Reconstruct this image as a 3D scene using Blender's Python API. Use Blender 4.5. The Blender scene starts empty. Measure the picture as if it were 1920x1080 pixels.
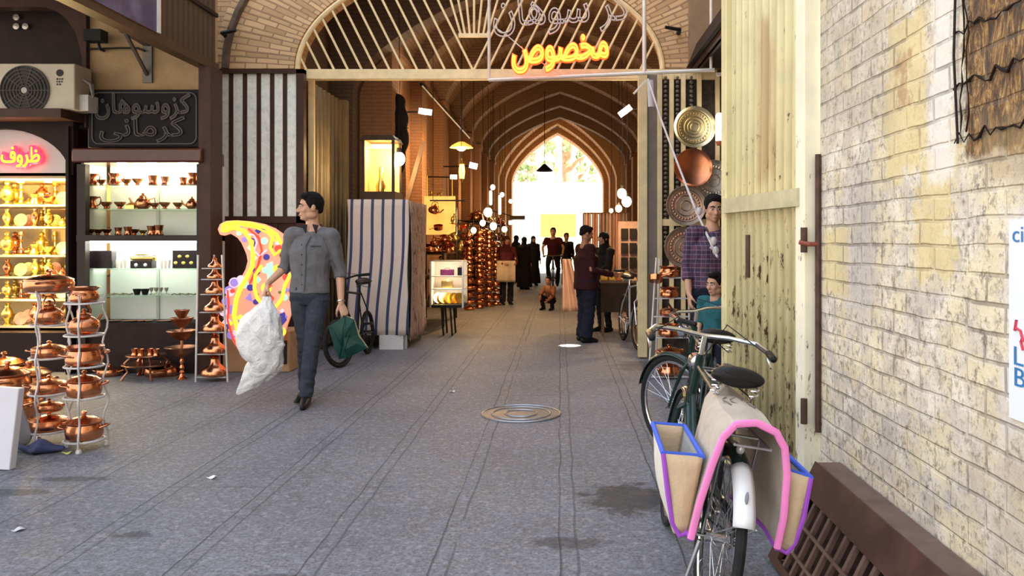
import bpy, bmesh, math, random
import numpy as np
from mathutils import noise as mnoise
from mathutils import Vector, Matrix, Euler, Quaternion
random.seed(7)
PI = math.pi
SC = bpy.context.scene
COL = bpy.context.collection
F, CX, CY, H = 1500.0, 1050.0, 450.0, 1.42
def P(px, py, Y): return Vector(((px-CX)/F*Y, Y, H-(py-CY)/F*Y))
def GY(py): return H*F/(py-CY)
def ordn(n): return ['first','second','third','fourth','fifth','sixth','seventh','eighth','ninth','tenth','eleventh','twelfth'][n]

# ---------------------------------------------------------------- mesh builder
class MB:
    def __init__(s): s.v=[]; s.f=[]; s.uv=None
    def add(s, vs, fs, M=None):
        b=len(s.v)
        for v in vs:
            v=Vector(v)
            s.v.append(M@v if M is not None else v)
        s.f += [tuple(b+i for i in f) for f in fs]
        return s
    def box(s, x0,x1,y0,y1,z0,z1, M=None):
        vs=[(x,y,z) for z in (z0,z1) for y in (y0,y1) for x in (x0,x1)]
        return s.add(vs, [(0,2,3,1),(4,5,7,6),(0,1,5,4),(2,6,7,3),(0,4,6,2),(1,3,7,5)], M)
    def cbox(s, c, d, M=None):
        return s.box(c[0]-d[0]/2,c[0]+d[0]/2,c[1]-d[1]/2,c[1]+d[1]/2,c[2]-d[2]/2,c[2]+d[2]/2, M)
    def bar(s, a, b, w, d=None, up=(0,0,1)):
        a=Vector(a); b=Vector(b); d=d or w
        z=(b-a); L=z.length; z.normalize()
        u=Vector(up)
        if abs(u.dot(z))>.98: u=Vector((0,1,0))
        x=u.cross(z).normalized(); y=z.cross(x)
        M=Matrix((( x.x,y.x,z.x,a.x),(x.y,y.y,z.y,a.y),(x.z,y.z,z.z,a.z),(0,0,0,1)))
        return s.box(-w/2,w/2,-d/2,d/2,0,L,M)
    def tube(s, pts, r, n=8, closed=False, round_end=False, asp=1.0, hint=None, M=None):
        pts=[Vector(p) for p in pts]; m=len(pts)
        rs=list(r) if hasattr(r,'__len__') else [r]*m
        asps=list(asp) if hasattr(asp,'__len__') else [asp]*m
        if round_end and not closed:
            d0=(pts[0]-pts[1]).normalized(); d1=(pts[-1]-pts[-2]).normalized()
            P0=[pts[0]+d0*rs[0]*q for q in (.98,.8,.45)]; R0=[rs[0]*q for q in (.2,.6,.89)]
            P1=[pts[-1]+d1*rs[-1]*q for q in (.45,.8,.98)]; R1=[rs[-1]*q for q in (.89,.6,.2)]
            pts=P0+pts+P1; rs=R0+rs+R1; asps=[asps[0]]*3+asps+[asps[-1]]*3; m=len(pts)
        T=[]
        for i in range(m):
            if closed: t=pts[(i+1)%m]-pts[i-1]
            else: t=pts[min(i+1,m-1)]-pts[max(i-1,0)]
            if t.length<1e-9: t=Vector((0,0,1))
            T.append(t.normalized())
        u=Vector(hint) if hint else (Vector((0,0,1)) if abs(T[0].z)<.9 else Vector((1,0,0)))
        u=(u-T[0]*u.dot(T[0])).normalized()
        vs=[]
        for i in range(m):
            u=u-T[i]*u.dot(T[i])
            if u.length<1e-6: u=T[i].orthogonal()
            u.normalize(); w=T[i].cross(u)
            for k in range(n):
                a=2*PI*k/n
                vs.append(pts[i]+u*(math.cos(a)*rs[i])+w*(math.sin(a)*rs[i]*asps[i]))
        fs=[]
        for i in range(m if closed else m-1):
            j=(i+1)%m
            for k in range(n):
                l=(k+1)%n
                fs.append((i*n+k,i*n+l,j*n+l,j*n+k))
        if not closed:
            fs.append(tuple(range(n))[::-1]); fs.append(tuple((m-1)*n+k for k in range(n)))
        return s.add(vs,fs,M)
    def lathe(s, prof, n=20, c=(0,0,0), M=None):
        vs=[]; m=len(prof); cx,cy,cz=c
        for r,z in prof:
            for k in range(n):
                a=2*PI*k/n; vs.append((cx+max(r,1e-4)*math.cos(a),cy+max(r,1e-4)*math.sin(a),cz+z))
        fs=[(i*n+k,i*n+(k+1)%n,(i+1)*n+(k+1)%n,(i+1)*n+k) for i in range(m-1) for k in range(n)]
        fs.append(tuple(range(n))[::-1]); fs.append(tuple((m-1)*n+k for k in range(n)))
        return s.add(vs,fs,M)
    def ell(s, c, r, n=14, m=9, M=None):
        prof=[(math.sin(PI*i/m),-math.cos(PI*i/m)) for i in range(m+1)]
        S=Matrix.Translation(Vector(c))@Matrix.Diagonal((r[0],r[1],r[2],1))
        return s.lathe(prof,n,M=(M@S if M is not None else S))
    def prism(s, out, d0, d1, plane='xz', M=None):
        # outline in a plane, extruded along the third axis from d0 to d1
        n=len(out)
        def q(u,v,d):
            return {'xz':(u,d,v),'yz':(d,u,v),'xy':(u,v,d)}[plane]
        vs=[q(u,v,d0) for u,v in out]+[q(u,v,d1) for u,v in out]
        fs=[tuple(range(n)),tuple(range(2*n-1,n-1,-1))]+[(i,i+n,(i+1)%n+n,(i+1)%n) for i in range(n)]
        return s.add(vs,fs,M)
    def grid(s, fn, nu, nv, th=0.0):
        vs=[fn(i/nu,j/nv) for j in range(nv+1) for i in range(nu+1)]
        fs=[(j*(nu+1)+i,j*(nu+1)+i+1,(j+1)*(nu+1)+i+1,(j+1)*(nu+1)+i) for j in range(nv) for i in range(nu)]
        return s.add(vs,fs)
    def mesh(s, name, mat, angle=35):
        me=bpy.data.meshes.new(name)
        me.from_pydata([tuple(v) for v in s.v],[],s.f)
        bm=bmesh.new(); bm.from_mesh(me)
        bmesh.ops.recalc_face_normals(bm,faces=bm.faces[:])
        bm.to_mesh(me); bm.free()
        if mat: me.materials.append(mat)
        if angle:
            me.shade_smooth(); me.set_sharp_from_angle(angle=math.radians(angle))
        return me
    def build(s, name, mat, parent=None, angle=35, solid=0, subsurf=0, bevel=0, loc=None, rot=None):
        o=bpy.data.objects.new(name, s.mesh(name,mat,angle)); COL.objects.link(o)
        if parent is not None: o.parent=parent
        if loc is not None: o.location=loc
        if rot is not None: o.rotation_euler=rot
        if solid:
            m=o.modifiers.new('s','SOLIDIFY'); m.thickness=solid; m.offset=0
        if subsurf:
            m=o.modifiers.new('u','SUBSURF'); m.levels=subsurf; m.render_levels=subsurf
        if bevel:
            m=o.modifiers.new('b','BEVEL'); m.width=bevel; m.segments=2; m.limit_method='ANGLE'
        return o
    def fused(s, name, mat, parent=None, voxel=.01, smooth=4, fac=.5, wr=0, wsc=(9,9,5)):
        me=bpy.data.meshes.new(name); me.from_pydata([tuple(v) for v in s.v],[],s.f)
        bm=bmesh.new(); bm.from_mesh(me); bmesh.ops.recalc_face_normals(bm,faces=bm.faces[:]); bm.to_mesh(me); bm.free()
        t=bpy.data.objects.new('tmp',me); COL.objects.link(t)
        r=t.modifiers.new('r','REMESH'); r.mode='VOXEL'; r.voxel_size=voxel
        if smooth:
            q=t.modifiers.new('s','SMOOTH'); q.factor=fac; q.iterations=smooth
        dg=bpy.context.evaluated_depsgraph_get()
        m2=bpy.data.meshes.new_from_object(t.evaluated_get(dg)); m2.name=name
        bpy.data.objects.remove(t); bpy.data.meshes.remove(me)
        if wr:
            cs=[]
            for v in m2.vertices:
                p=Vector((v.co.x*wsc[0]+v.co.z*3,v.co.y*wsc[1],v.co.z*wsc[2]))
                n=mnoise.noise(p)+.5*mnoise.noise(p*2.3)
                cs.append(v.co+v.normal*(wr*(1-2*abs(n))-wr*.4))
            for v,c in zip(m2.vertices,cs): v.co=c
            m2.update()
        m2.materials.clear(); m2.materials.append(mat); m2.shade_smooth()
        o=bpy.data.objects.new(name,m2); COL.objects.link(o)
        if parent is not None: o.parent=parent
        return o

def tag(o,label,cat,group=None,kind=None):
    o['label']=label; o['category']=cat
    if group: o['group']=group
    if kind: o['kind']=kind
    return o
def thing(name,label,cat,loc=(0,0,0),rz=0,group=None):
    o=bpy.data.objects.new(name,None); COL.objects.link(o); o.location=loc; o.rotation_euler=(0,0,rz)
    o.empty_display_size=.1
    return tag(o,label,cat,group)
def struct(o,label=None,cat=None):
    o['kind']='structure'
    if label: o['label']=label
    if cat: o['category']=cat
    return o
# protos: kind -> list of (part, mesh, parent index or None)
PROTO={}
def proto(key, parts): PROTO[key]=parts
def inst(key, name, label, cat, loc, rz=0, sc=1, group=None, rot=None):
    parts=PROTO[key]
    s=sc if hasattr(sc,'__len__') else (sc,)*3
    if len(parts)==1:
        o=bpy.data.objects.new(name,parts[0][1]); COL.objects.link(o); r=o
    else:
        r=bpy.data.objects.new(name,None); COL.objects.link(r); r.empty_display_size=.05
        made=[]
        for pn,me,pa in parts:
            c=bpy.data.objects.new(pn,me); COL.objects.link(c); c.parent=r if pa is None else made[pa]; made.append(c)
    r.location=loc; r.rotation_euler=rot or (0,0,rz); r.scale=s
    return tag(r,label,cat,group)

# ---------------------------------------------------------------- materials
def nd(nt,typ,ins=None,**props):
    n=nt.nodes.new(typ)
    for k,v in props.items(): setattr(n,k,v)
    for k,v in (ins or {}).items():
        if isinstance(v,bpy.types.NodeSocket): nt.links.new(v,n.inputs[k])
        else:
            if isinstance(v,tuple) and len(v)==3 and n.inputs[k].type=='RGBA': v=v+(1,)
            n.inputs[k].default_value=v
    return n
def base(name):
    m=bpy.data.materials.new(name); m.use_nodes=True; nt=m.node_tree
    b=nt.nodes['Principled BSDF']
    return m,nt,b
def ramp(nt,fac,stops):
    n=nt.nodes.new('ShaderNodeValToRGB'); nt.links.new(fac,n.inputs[0])
    e=n.color_ramp.elements
    while len(e)<len(stops): e.new(.5)
    for i,(p,c) in enumerate(stops):
        e[i].position=p; e[i].color=c if len(c)==4 else tuple(c)+(1,)
    return n.outputs[0]
def mix(nt,fac,a,b,mode='MIX'):
    n=nt.nodes.new('ShaderNodeMix'); n.data_type='RGBA'; n.blend_type=mode
    for k,v in ((0,fac),(6,a),(7,b)):
        if isinstance(v,bpy.types.NodeSocket): nt.links.new(v,n.inputs[k])
        else: n.inputs[k].default_value=(tuple(v)+(1,) if hasattr(v,'__len__') and len(v)==3 else v)
    return n.outputs[2]
def mth(nt,op,a,b=None,c=None,clamp=False):
    n=nt.nodes.new('ShaderNodeMath'); n.operation=op; n.use_clamp=clamp
    for k,v in enumerate((a,b,c)):
        if v is None: continue
        if isinstance(v,bpy.types.NodeSocket): nt.links.new(v,n.inputs[k])
        else: n.inputs[k].default_value=v
    return n.outputs[0]
def coords(nt,kind='Object'):
    return nt.nodes.new('ShaderNodeTexCoord').outputs[kind]
def noise(nt,vec,scale,detail=4,rough=.6,dist=0):
    n=nd(nt,'ShaderNodeTexNoise',{'Vector':vec,'Scale':scale,'Detail':detail,'Roughness':rough,'Distortion':dist})
    return n.outputs['Fac']
def bumpn(nt,b,h,strength=.4,dist=.01):
    n=nd(nt,'ShaderNodeBump',{'Height':h,'Strength':strength,'Distance':dist}); nt.links.new(n.outputs[0],b.inputs['Normal'])
MC={}
def M_(name,col,rough=.55,metal=0,var=.15,scale=6,bump=0,emit=0,ecol=None,coat=0,spec=None):
    if name in MC: return MC[name]
    m,nt,b=base(name)
    if var:
        v=coords(nt); f=noise(nt,v,scale)
        c=ramp(nt,f,[(.3,tuple(x*(1-var) for x in col)),(.7,tuple(min(1,x*(1+var)) for x in col))])
        nt.links.new(c,b.inputs['Base Color'])
        if bump: bumpn(nt,b,noise(nt,v,scale*6),bump)
    else: b.inputs['Base Color'].default_value=tuple(col)+(1,)
    b.inputs['Roughness'].default_value=rough; b.inputs['Metallic'].default_value=metal
    if spec is None and max(col)<.13 and not metal: spec=.18
    if spec is not None: b.inputs['Specular IOR Level'].default_value=spec
    if coat: b.inputs['Coat Weight'].default_value=coat
    if emit:
        b.inputs['Emission Color'].default_value=tuple(ecol or col)+(1,); b.inputs['Emission Strength'].default_value=emit
    MC[name]=m
    return m
def sep(nt,v):
    n=nd(nt,'ShaderNodeSeparateXYZ',{'Vector':v}); return n.outputs
def comb(nt,x,y,z=0.0):
    return nd(nt,'ShaderNodeCombineXYZ',{0:x,1:y,2:z}).outputs[0]

COPPER=M_('copper',(.66,.27,.13),.22,1,.3,7)
COPPERD=M_('aged copper',(.42,.2,.12),.36,1,.3,9)
BRASS=M_('brass',(.82,.58,.2),.26,1,.2,9)
GOLD=M_('gilded metal',(.95,.66,.18),.3,1,.2,9)
TIN=M_('tinned copper',(.55,.5,.42),.35,1,.25,9)
STEEL=M_('chrome',(.7,.7,.72),.22,1,.1,5)
GALV=M_('galvanised steel',(.42,.42,.43),.45,1,.2,8)
WHITEP=M_('white enamel',(.75,.74,.72),.35,0,.08,8)
RACKM=M_('pale iron',(.60,.58,.57),.4,.3,.15,10)
CREAM=M_('cream bars',(.80,.62,.34),.5,0,.12,8)
BROWN=M_('brown paint',(.058,.027,.021),.45,0,.2,6)
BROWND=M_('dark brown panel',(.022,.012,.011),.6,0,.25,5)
BLACK=M_('black paint',(.012,.012,.013),.4,0,.2,6)
RUBBER=M_('tyre rubber',(.02,.02,.021),.75,0,.25,12,.2)
LEATHER=M_('black leather',(.016,.014,.014),.33,0,.2,14,.15)
GREENP=M_('dark green enamel',(.012,.03,.026),.25,0,.2,6,coat=.4)
TAN=M_('tan plaster',(.42,.28,.15),.85,0,.18,4,.2)
GLOWW=M_('warm bulb glass',(1,.8,.5),.4,0,0,emit=22,ecol=(1,.72,.36))
GLOWC=M_('white lamp glass',(1,.95,.9),.4,0,0,emit=14,ecol=(1,.93,.82))
SKIN=M_('skin',(.56,.31,.20),.5,0,.08,12)
SKIN2=M_('tanned skin',(.36,.17,.10),.5,0,.08,12)
HAIR=M_('black hair',(.008,.006,.006),.85,0,.35,30,.3)
CARD=M_('cardboard',(.45,.28,.15),.8,0,.1,5)

def point(name,loc,power,col=(1,.6,.25),r=.06):
    l=bpy.data.lights.new(name,'POINT'); l.energy=power; l.color=col; l.shadow_soft_size=r
    o=bpy.data.objects.new(name,l); COL.objects.link(o); o.location=loc; return o
def area(name,loc,rot,sx,sy,power,col=(1,.8,.5)):
    l=bpy.data.lights.new(name,'AREA'); l.shape='RECTANGLE'; l.size=sx; l.size_y=sy; l.energy=power; l.color=col
    o=bpy.data.objects.new(name,l); COL.objects.link(o); o.location=loc; o.rotation_euler=rot; return o
def text_mesh(name,body,mat,width,bevel=0,extrude=0,offset=0,height=None,rtl=True):
    c=bpy.data.curves.new('t','FONT'); c.body=''.join(reversed(body)) if rtl else body
    c.resolution_u=4
    if bevel: c.fill_mode='NONE'; c.bevel_depth=bevel; c.bevel_resolution=1
    else: c.extrude=extrude; c.offset=offset
    t=bpy.data.objects.new('t',c); COL.objects.link(t)
    def ev():
        bpy.context.view_layer.update()
        return bpy.data.meshes.new_from_object(t.evaluated_get(bpy.context.evaluated_depsgraph_get()))
    me=ev(); xs=[v.co.x for v in me.vertices]; w=max(xs)-min(xs)
    if bevel:
        bpy.data.meshes.remove(me); c.bevel_depth=bevel*w/width; me=ev()
    xs=[v.co.x for v in me.vertices]; ys=[v.co.y for v in me.vertices]
    sx=width/(max(xs)-min(xs)); sy=(height/(max(ys)-min(ys))) if height else sx
    cx=(max(xs)+min(xs))/2; cy=(max(ys)+min(ys))/2
    for v in me.vertices: v.co=Vector(((v.co.x-cx)*sx,-v.co.z*sx,(v.co.y-cy)*sy))
    bpy.data.objects.remove(t); bpy.data.curves.remove(c)
    me.materials.clear(); me.materials.append(mat); me.name=name; me.update()
    for p in me.polygons: p.material_index=0
    return me
def text_obj(name,body,mat,width,loc,parent=None,rot=(0,0,0),**k):
    o=bpy.data.objects.new(name,text_mesh(name,body,mat,width,**k)); COL.objects.link(o)
    o.location=loc; o.rotation_euler=rot
    if parent is not None: o.parent=parent
    return o
def pointed(cx,hw,zs,za,n=12,k=.55):
    # left spring -> apex -> right spring: steep shoulders, nearly straight towards the point
    pts=[]
    for i in range(n+1):
        t=1-math.cos(PI/2*i/n)
        pts.append((cx-hw*(1-t), zs+(za-zs)*(k*math.sqrt(max(0,1-(1-t)**2))+(1-k)*t)))
    return pts+[(2*cx-x,z) for x,z in pts[-2::-1]]
EXPO, SKY, SUNE = 0.3, 2.1, 14.0
# ================================================================ setting
def brick_mat(name,c1,c2,mort,bw=.24,rh=.075,ms=.012,bump=.6,uv=False,dirt=.35,vscale=1.0):
    m,nt,b=base(name)
    if uv:
        vec=coords(nt,'UV'); obj=coords(nt,'Object')
    else:
        obj=coords(nt,'Object'); s=sep(nt,obj); vec=comb(nt,mth(nt,'ADD',s[0],s[1]),s[2])
    wob=nd(nt,'ShaderNodeTexNoise',{'Vector':obj,'Scale':3.0,'Detail':2.0})
    v2=nd(nt,'ShaderNodeVectorMath',{0:vec,1:nd(nt,'ShaderNodeVectorMath',{0:wob.outputs['Color'],1:(.035,.02,0)},operation='MULTIPLY').outputs[0]},operation='ADD').outputs[0]
    br=nd(nt,'ShaderNodeTexBrick',{'Vector':v2,'Color1':c1,'Color2':c2,'Mortar':mort,'Scale':1.0,'Mortar Size':ms,'Mortar Smooth':.4,'Bias':0.0,'Brick Width':bw,'Row Height':rh})
    n1=noise(nt,obj,2.2,5); n2=noise(nt,obj,26,4)
    c=mix(nt,mth(nt,'MULTIPLY',n1,dirt),br.outputs['Color'],tuple(x*.35 for x in c1))
    c=mix(nt,mth(nt,'MULTIPLY',n2,.35),c,tuple(min(1,x*1.5) for x in c2))
    nt.links.new(c,b.inputs['Base Color']); b.inputs['Roughness'].default_value=.85
    h=mth(nt,'ADD',mth(nt,'MULTIPLY',br.outputs['Fac'],-1.0),mth(nt,'MULTIPLY',n2,.8))
    bumpn(nt,b,h,bump,.012)
    return m
BRICK_TAN=brick_mat('tan facade brick',(.52,.33,.17),(.42,.26,.13),(.27,.18,.11),rh=.062,ms=.009)
BRICK_ARCH=brick_mat('arch brick',(.82,.55,.30),(.44,.27,.135),(.30,.19,.105),bw=.27,rh=.07,ms=.011,uv=True,dirt=.3)
BRICK_SHADED=brick_mat('inner brick',(.13,.085,.06),(.115,.075,.055),(.085,.06,.045),rh=.06)  # shade of the inner walls is put into this darker brick colour
BRICK_COR=brick_mat('corridor brick',(.34,.17,.08),(.30,.15,.07),(.21,.11,.06),rh=.058,ms=.008,dirt=.55)
PLASTER_COR=brick_mat('vault brick',(.30,.185,.115),(.25,.155,.095),(.17,.105,.07),bw=.2,rh=.06,dirt=.5)

def floor_mat():
    m,nt,b=base('floor stone'); v=coords(nt); s=sep(nt,v)
    wob=mth(nt,'MULTIPLY',mth(nt,'SUBTRACT',noise(nt,v,1.6,3),.5),.05)
    x=mth(nt,'ADD',s[0],wob); y=s[1]
    br=nd(nt,'ShaderNodeTexBrick',{'Vector':comb(nt,y,x),'Color1':(1,1,1),'Color2':(.93,.93,.94),'Mortar':(0,0,0),'Scale':1.0,'Mortar Size':.006,'Mortar Smooth':.5,'Brick Width':7.3,'Row Height':.56},offset=.37)
    fr=mth(nt,'FRACT',mth(nt,'DIVIDE',mth(nt,'ADD',x,10.06),.56))
    g=mth(nt,'LESS_THAN',mth(nt,'ABSOLUTE',mth(nt,'SUBTRACT',fr,.1)),.012)
    gm=mth(nt,'MULTIPLY',g,mth(nt,'GREATER_THAN',noise(nt,comb(nt,mth(nt,'MULTIPLY',x,1.3),mth(nt,'MULTIPLY',y,.35)),1.2,2),.42))
    brk=ramp(nt,noise(nt,comb(nt,mth(nt,'MULTIPLY',x,1.3),mth(nt,'MULTIPLY',y,.5),4.0),1.1,3),[(.40,(.15,.15,.15)),(.55,(.9,.9,.9))])
    groove=mth(nt,'MAXIMUM',mth(nt,'MULTIPLY',br.outputs['Fac'],brk),gm)
    n1=noise(nt,v,1.1,5,.65); n2=noise(nt,v,55,4,.7); n3=noise(nt,v,9,6,.7)
    c=ramp(nt,n1,[(.3,(.138,.138,.150)),(.72,(.235,.236,.255))])
    c=mix(nt,ramp(nt,n2,[(.42,(0,0,0)),(.62,(.8,.8,.8))]),c,(.05,.05,.056)); n5=noise(nt,v,22,5,.75); c=mix(nt,ramp(nt,n5,[(.50,(0,0,0)),(.66,(.55,.55,.55))]),c,(.37,.372,.40))
    c=mix(nt,ramp(nt,n3,[(.42,(0,0,0)),(.75,(.5,.5,.5))]),c,(.25,.255,.285))
    c=mix(nt,.35,c,br.outputs['Color'],'MULTIPLY')
    c=mix(nt,mth(nt,'MULTIPLY',groove,.65),c,(.06,.068,.066))
    # dark oil stain beside the bicycles and worn scuffs
    def stain(cx,cy,rx,ry,sharp=2.2):
        d=mth(nt,'ADD',mth(nt,'POWER',mth(nt,'DIVIDE',mth(nt,'SUBTRACT',s[0],cx),rx),2.0),mth(nt,'POWER',mth(nt,'DIVIDE',mth(nt,'SUBTRACT',s[1],cy),ry),2.0))
        d=mth(nt,'SUBTRACT',1.0,d); d=mth(nt,'ADD',d,mth(nt,'MULTIPLY',mth(nt,'SUBTRACT',noise(nt,v,7,6,.75),.55),3.2))
        return mth(nt,'MULTIPLY',d,sharp,clamp=True)
    st=stain(.36,4.4,.30,.34)
    for q in ((.05,3.75,.22,.10),(-2.9,4.75,.3,.06),(-2.05,3.85,.12,.05),(-1.25,3.35,.3,.06),(-3.1,4.5,.25,.08),(.95,9.0,.4,.5)): st=mth(nt,'MAXIMUM',st,mth(nt,'MULTIPLY',stain(*q),.7))
    c=mix(nt,mth(nt,'MULTIPLY',st,.8),c,(.03,.03,.03))
    nt.links.new(c,b.inputs['Base Color'])
    r=ramp(nt,n3,[(.3,(.5,.5,.5)),(.75,(.85,.85,.85))]); nt.links.new(r,b.inputs['Roughness']); b.inputs['Specular IOR Level'].default_value=.24
    h=mth(nt,'ADD',mth(nt,'MULTIPLY',groove,-1.0),mth(nt,'ADD',mth(nt,'MULTIPLY',n2,.35),mth(nt,'MULTIPLY',n3,.5)))
    bumpn(nt,b,h,.55,.012)
    return m
FLOOR=floor_mat()
o=MB().grid(lambda u,v:(-9+13*u,-3+37*v,0),4,8).build('floor',FLOOR,angle=0); struct(o,'grey worn stone paving of the bazaar floor','floor')

def nearwall_mat():
    m,nt,b=base('old painted brick'); v=coords(nt); s=sep(nt,v)
    wob=nd(nt,'ShaderNodeTexNoise',{'Vector':v,'Scale':4.0,'Detail':3.0})
    vv=comb(nt,mth(nt,'ADD',s[1],0.0),s[2])
    v2=nd(nt,'ShaderNodeVectorMath',{0:vv,1:nd(nt,'ShaderNodeVectorMath',{0:wob.outputs['Color'],1:(.03,.022,0)},operation='MULTIPLY').outputs[0]},operation='ADD').outputs[0]
    br=nd(nt,'ShaderNodeTexBrick',{'Vector':v2,'Color1':(.74,.65,.52),'Color2':(.60,.52,.42),'Mortar':(.62,.55,.45),'Scale':1.0,'Mortar Size':.009,'Mortar Smooth':.6,'Brick Width':.215,'Row Height':.083})
    n1=noise(nt,v,2.4,6,.65); n2=noise(nt,v,34,5,.7); n3=noise(nt,v,8,6,.7); n4=noise(nt,v,5,5,.7)
    c=br.outputs['Color']
    c=mix(nt,ramp(nt,n1,[(.44,(0,0,0)),(.66,(.6,.6,.6))]),c,(.44,.40,.38))         # worn grey bricks
    c=mix(nt,ramp(nt,n3,[(.46,(0,0,0)),(.58,(.9,.9,.9))]),c,(.88,.80,.66))         # flaking whitewash
    c=mix(nt,ramp(nt,n4,[(.47,(0,0,0)),(.60,(.6,.6,.6))]),c,(.84,.70,.42))
    c=mix(nt,ramp(nt,n2,[(.52,(0,0,0)),(.66,(.85,.85,.85))]),c,(.20,.16,.12)); n6=noise(nt,v,16,6,.75); c=mix(nt,ramp(nt,n6,[(.53,(0,0,0)),(.63,(.7,.7,.7))]),c,(.30,.25,.20))         # pits
    def patch(y0,y1,z0,z1,soft=.06,amp=.5,sc=6):
        dy=mth(nt,'SUBTRACT',(y1-y0)/2,mth(nt,'ABSOLUTE',mth(nt,'SUBTRACT',s[1],(y0+y1)/2)))
        dz=mth(nt,'SUBTRACT',(z1-z0)/2,mth(nt,'ABSOLUTE',mth(nt,'SUBTRACT',s[2],(z0+z1)/2)))
        d=mth(nt,'ADD',mth(nt,'MINIMUM',dy,dz),mth(nt,'MULTIPLY',mth(nt,'SUBTRACT',noise(nt,v,sc,5,.7),.5),amp))
        return mth(nt,'DIVIDE',d,soft,clamp=True)
    yel=patch(2.72,3.08,1.62,2.25)
    yel=mth(nt,'MAXIMUM',yel,patch(2.50,2.82,1.25,1.72)); yel=mth(nt,'MAXIMUM',yel,patch(3.45,3.8,1.15,1.50,.04,.2))
    c=mix(nt,mth(nt,'MULTIPLY',yel,.75),c,(.74,.60,.28))
    wht=patch(2.52,2.72,1.6,2.6,.05,.25)
    c=mix(nt,mth(nt,'MULTIPLY',wht,.8),c,(.86,.80,.72))
    wht=patch(1.9,2.28,.85,1.55,.05,.25)
    c=mix(nt,mth(nt,'MULTIPLY',wht,.5),c,(.82,.80,.76))
    rub=patch(2.85,3.0,1.9,2.1,.06,.4,14)
    c=mix(nt,mth(nt,'MULTIPLY',rub,.6),c,(.36,.17,.07))
    gry=patch(3.05,3.6,1.0,1.75,.2,.5,4)
    c=mix(nt,mth(nt,'MULTIPLY',gry,.55),c,(.36,.34,.34))
    gr2=patch(1.2,2.55,.2,1.0,.25,.6,3); c=mix(nt,mth(nt,'MULTIPLY',gr2,.38),c,(.42,.33,.22)); gr3=patch(2.9,4.0,1.75,3.2,.2,.6,3); c=mix(nt,mth(nt,'MULTIPLY',gr3,.38),c,(.40,.32,.24))
    # the big brown tarry stain with streaks
    sv=comb(nt,mth(nt,'MULTIPLY',s[1],20.0),mth(nt,'MULTIPLY',s[2],7.0)); st=noise(nt,sv,1.0,7,.8,2.0)
    tar=patch(1.2,2.49,1.66,3.2,.03,.20,7)
    tc=ramp(nt,st,[(.32,(.008,.004,.003)),(.44,(.05,.02,.006)),(.51,(.17,.075,.018)),(.59,(.42,.24,.07)),(.70,(.7,.58,.38))])
    c=mix(nt,mth(nt,'MULTIPLY',tar,.95),c,tc)
    tar2=patch(1.2,2.40,1.55,1.80,.08,.2,9)
    c=mix(nt,mth(nt,'MULTIPLY',tar2,.5),c,(.34,.24,.12))
    ln=mth(nt,'MULTIPLY',br.outputs['Fac'],ramp(nt,noise(nt,v,3,4,.6),[(.45,(0,0,0)),(.62,(.55,.55,.55))]))
    c=mix(nt,ln,c,(.10,.075,.06))
    nt.links.new(c,b.inputs['Base Color']); b.inputs['Roughness'].default_value=.85
    h=mth(nt,'ADD',mth(nt,'MULTIPLY',br.outputs['Fac'],-.9),mth(nt,'ADD',mth(nt,'MULTIPLY',n2,.7),mth(nt,'MULTIPLY',n3,.8)))
    bumpn(nt,b,h,.6,.012)
    return m
NEARW=nearwall_mat()
WX=1.25
o=MB().box(WX,WX+.4,-8,3.84,0,11).build('wall_right',NEARW,angle=0); struct(o,'old whitewashed brick wall on the right','wall')  # unseen upper part carried high to keep the sun off the forecourt
o=MB().box(2.75,3.0,3.84,10.4,0,11).box(1.65,2.75,3.70,3.84,0,11).build('wall_right_recess',BRICK_TAN,angle=0); struct(o,'brick wall of the recess behind the gate leaf','wall')  # mostly unseen wall, built this tall to block the sun

# ---- gate facade with the wide arch
YG=9.77
def E2(px,py): p=P(px,py,YG); return (p.x,p.z)
ax0,az0=E2(900,130); arx=342/F*YG; arz=198/F*YG
L_,R_=ax0-arx,ax0+arx
arch=[(ax0-arx*math.cos(PI*i/40),az0+arz*math.sin(PI*i/40)) for i in range(41)]
out=[(-9,0),(L_,0)]+arch+[(R_,0),(3.0,0),(3.0,7.5),(-9,7.5)]
o=MB().prism(out,YG,10.02).build('wall_front',BRICK_TAN); struct(o,'brick facade pierced by the wide gate arch','wall')
# radial ring of arch bricks
def ring():
    mb=MB(); me_v=[]; n=60; t=1.0
    vs=[];fs=[];uvs=[]
    ang=[PI*i/n for i in range(n+1)]
    L=0; prev=None
    for i,a in enumerate(ang):
        p=Vector((ax0-(arx+.03)*math.cos(a),az0+(arz+.03)*math.sin(a))); q=Vector((ax0-(arx+t)*math.cos(a),az0+(arz+t)*math.sin(a)))
        if prev is not None: L+=((p+q)/2-prev).length
        prev=(p+q)/2
        for (w,d,uu) in ((p,0.0,0),(p,-.05,.05),(q,-.05,t+.05),(q,0,t+.1)):
            vs.append((w.x,YG+d,w.y)); uvs.append((uu,L))
    for i in range(n):
        for k in range(3): fs.append((i*4+k,i*4+k+1,(i+1)*4+k+1,(i+1)*4+k))
    me=bpy.data.meshes.new('trim_1'); me.from_pydata(vs,[],fs); ul=me.uv_layers.new(name='UVMap')
    for lp in me.loops: ul.data[lp.index].uv=uvs[lp.vertex_index]
    me.materials.append(BRICK_ARCH); me.update()
    o=bpy.data.objects.new('trim_1',me); COL.objects.link(o); return o
struct(ring(),'ring of radial bricks around the gate arch','trim')
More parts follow.
